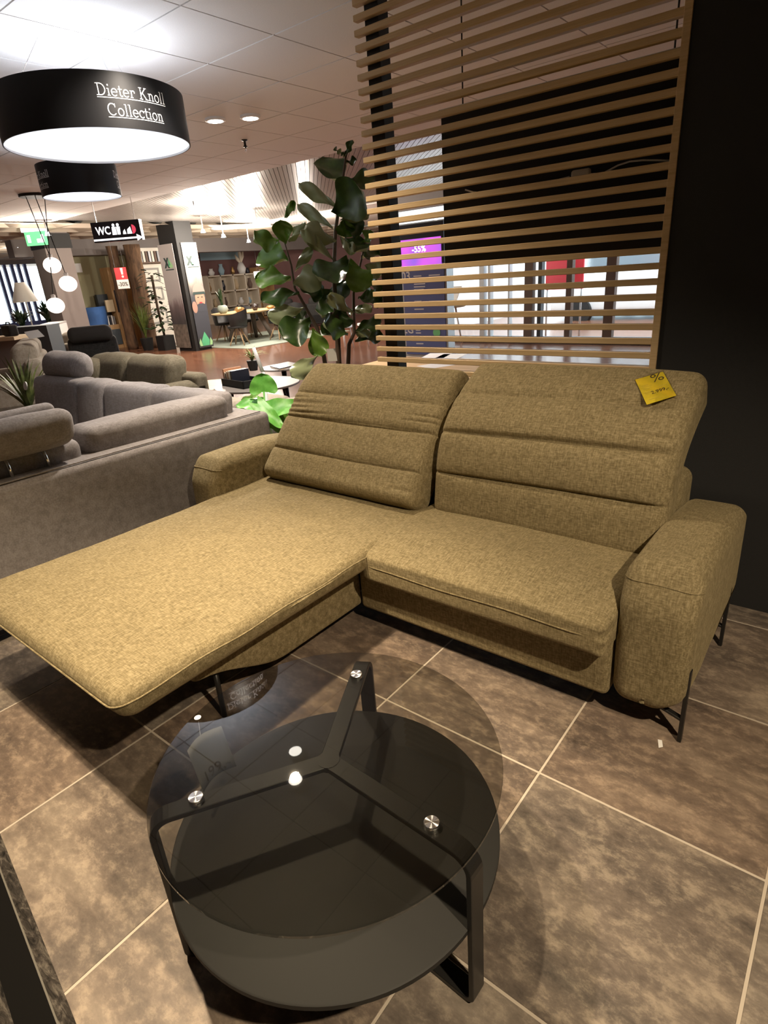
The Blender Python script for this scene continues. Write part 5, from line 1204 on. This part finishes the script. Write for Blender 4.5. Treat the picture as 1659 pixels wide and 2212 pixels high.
bslab(0, BW, 0, TD, 0, .01, 'bottom', 'black_matte', tray); bslab(0, BW, 0, .012, 0, .075, 'side', 'black_matte', tray); bslab(0, BW, TD - .012, TD, 0, .075, 'side', 'black_matte', tray); bslab(0, .012, 0, TD, 0, .075, 'side', 'black_matte', tray); bslab(BW - .012, BW, 0, TD, 0, .075, 'side', 'black_matte', tray)
plain('book_terracotta', (.45, .22, .12), .7); plain('book_cream', (.66, .58, .45), .7)
xx = .02
for i, (w_, h_, mt) in enumerate(((.022, .17, 'book_terracotta'), (.015, .14, 'book_cream'), (.016, .13, 'brown_paint'), (.018, .15, 'book_cream'), (.016, .145, 'book_terracotta'), (.018, .16, 'book_cream'), (.018, .155, 'poster_white'), (.03, .16, 'sign_dark'))):
    if xx + w_ > BW - .015: break
    bslab(xx, xx + w_, .02, TD - .03, .011, h_, 'book', mt, None); o = bpy.context.scene.collection.objects[-1]
    tag(o, 'upright book in the black tray, ' + ('terracotta cover', 'cream cover with short pages', 'dark brown cover', 'tall cream cover', 'slim terracotta cover', 'ivory cover', 'white cover', 'thick black cover')[i], 'book', 'books in the tray'); xx += w_ + .004
spp = onz(548, 800, .451); spo = thing('spider_plant', 'pale green spider plant in a dark pot behind the books', 'plant', spp)
MB().lathe([(.05, 0), (.07, .12), (.06, .12)], spp, 18).build('pot', 'black_matte', spo, 'auto'); tuft('leaf', 'spider_leaf', spo, spp + Vector((0, 0, .11)), 40, .22, .24, .008, 21, droop=.7)
wt = Vector((-3.60, 3.52, .46)); wto = thing('oak_side_table', 'oval oak side table with grooved top beside the fig', 'table', Vector((wt.x, wt.y, 0)))
w1 = MB().lathe([(.28, -.03), (.30, -.02), (.30, .0)], (0, 0, .46), 40).build('top', 'oak_top', wto, 'auto', world=False); w1.scale = (1.1, .8, 1)
for k in range(4): a = R(45 + 90 * k); MB().tube([(.22 * math.cos(a), .17 * math.sin(a), 0), (.18 * math.cos(a), .14 * math.sin(a), .44)], .016, 8).build('leg', 'black_metal', wto, True, world=False)
tbp = onz(635, 790, .50); tbo = thing('tablet_stand', 'dark tablet lying on a chrome stand on the far table', 'tablet', tbp)
MB().slab(*[onz(u, v_, .50) for u, v_ in ((583, 790), (604, 796), (648, 786), (622, 781))], (0, 0, 1), .012).build('screen', 'sign_dark', tbo); MB().tube([onz(585, 793, .4955), onz(604, 799, .4955), onz(648, 789, .4955)], .007, 6).build('edge', 'chrome', tbo)
lt_ = onz(610, 800, .47); lto = thing('low_grey_table', 'low dark grey table carrying the tablet stand', 'table', Vector((lt_.x, lt_.y, 0)))
cpt = onz(612, 792, .485); MB().lathe([(.26, -.02), (.28, -.012), (.28, 0)], Vector((cpt.x, cpt.y, .487)), 36).build('top', 'taupe_top', lto, 'auto'); MB().lathe([(.2, 0), (.2, .02), (.03, .04), (.03, .47)], Vector((cpt.x, cpt.y, 0)), 24).build('pedestal', 'black_metal', lto, True)
ot = onz(445, 832, .40); oto = thing('oak_low_table', 'pale oak low table beside the round taupe table', 'table', Vector((ot.x, ot.y, 0)))
MB().lathe([(.36, .37), (.38, .38), (.38, .40)], Vector((ot.x, ot.y, 0)), 40).build('top', 'oak_top', oto, 'auto')
for k in range(3): a = R(90 + 120 * k); MB().tube([Vector((ot.x + .3 * math.cos(a), ot.y + .3 * math.sin(a), 0)), Vector((ot.x + .24 * math.cos(a), ot.y + .24 * math.sin(a), .38))], .018, 8).build('leg', 'pale_leg', oto, True)
couch('taupe_bench_sofa', 'low taupe sofa behind the elephant ear plant', 'beige_fabric', 612, 880, 4.75, 1.0, R(180), .55, 2, .75, arms=False).location = (-2.75, 1.84, 0)
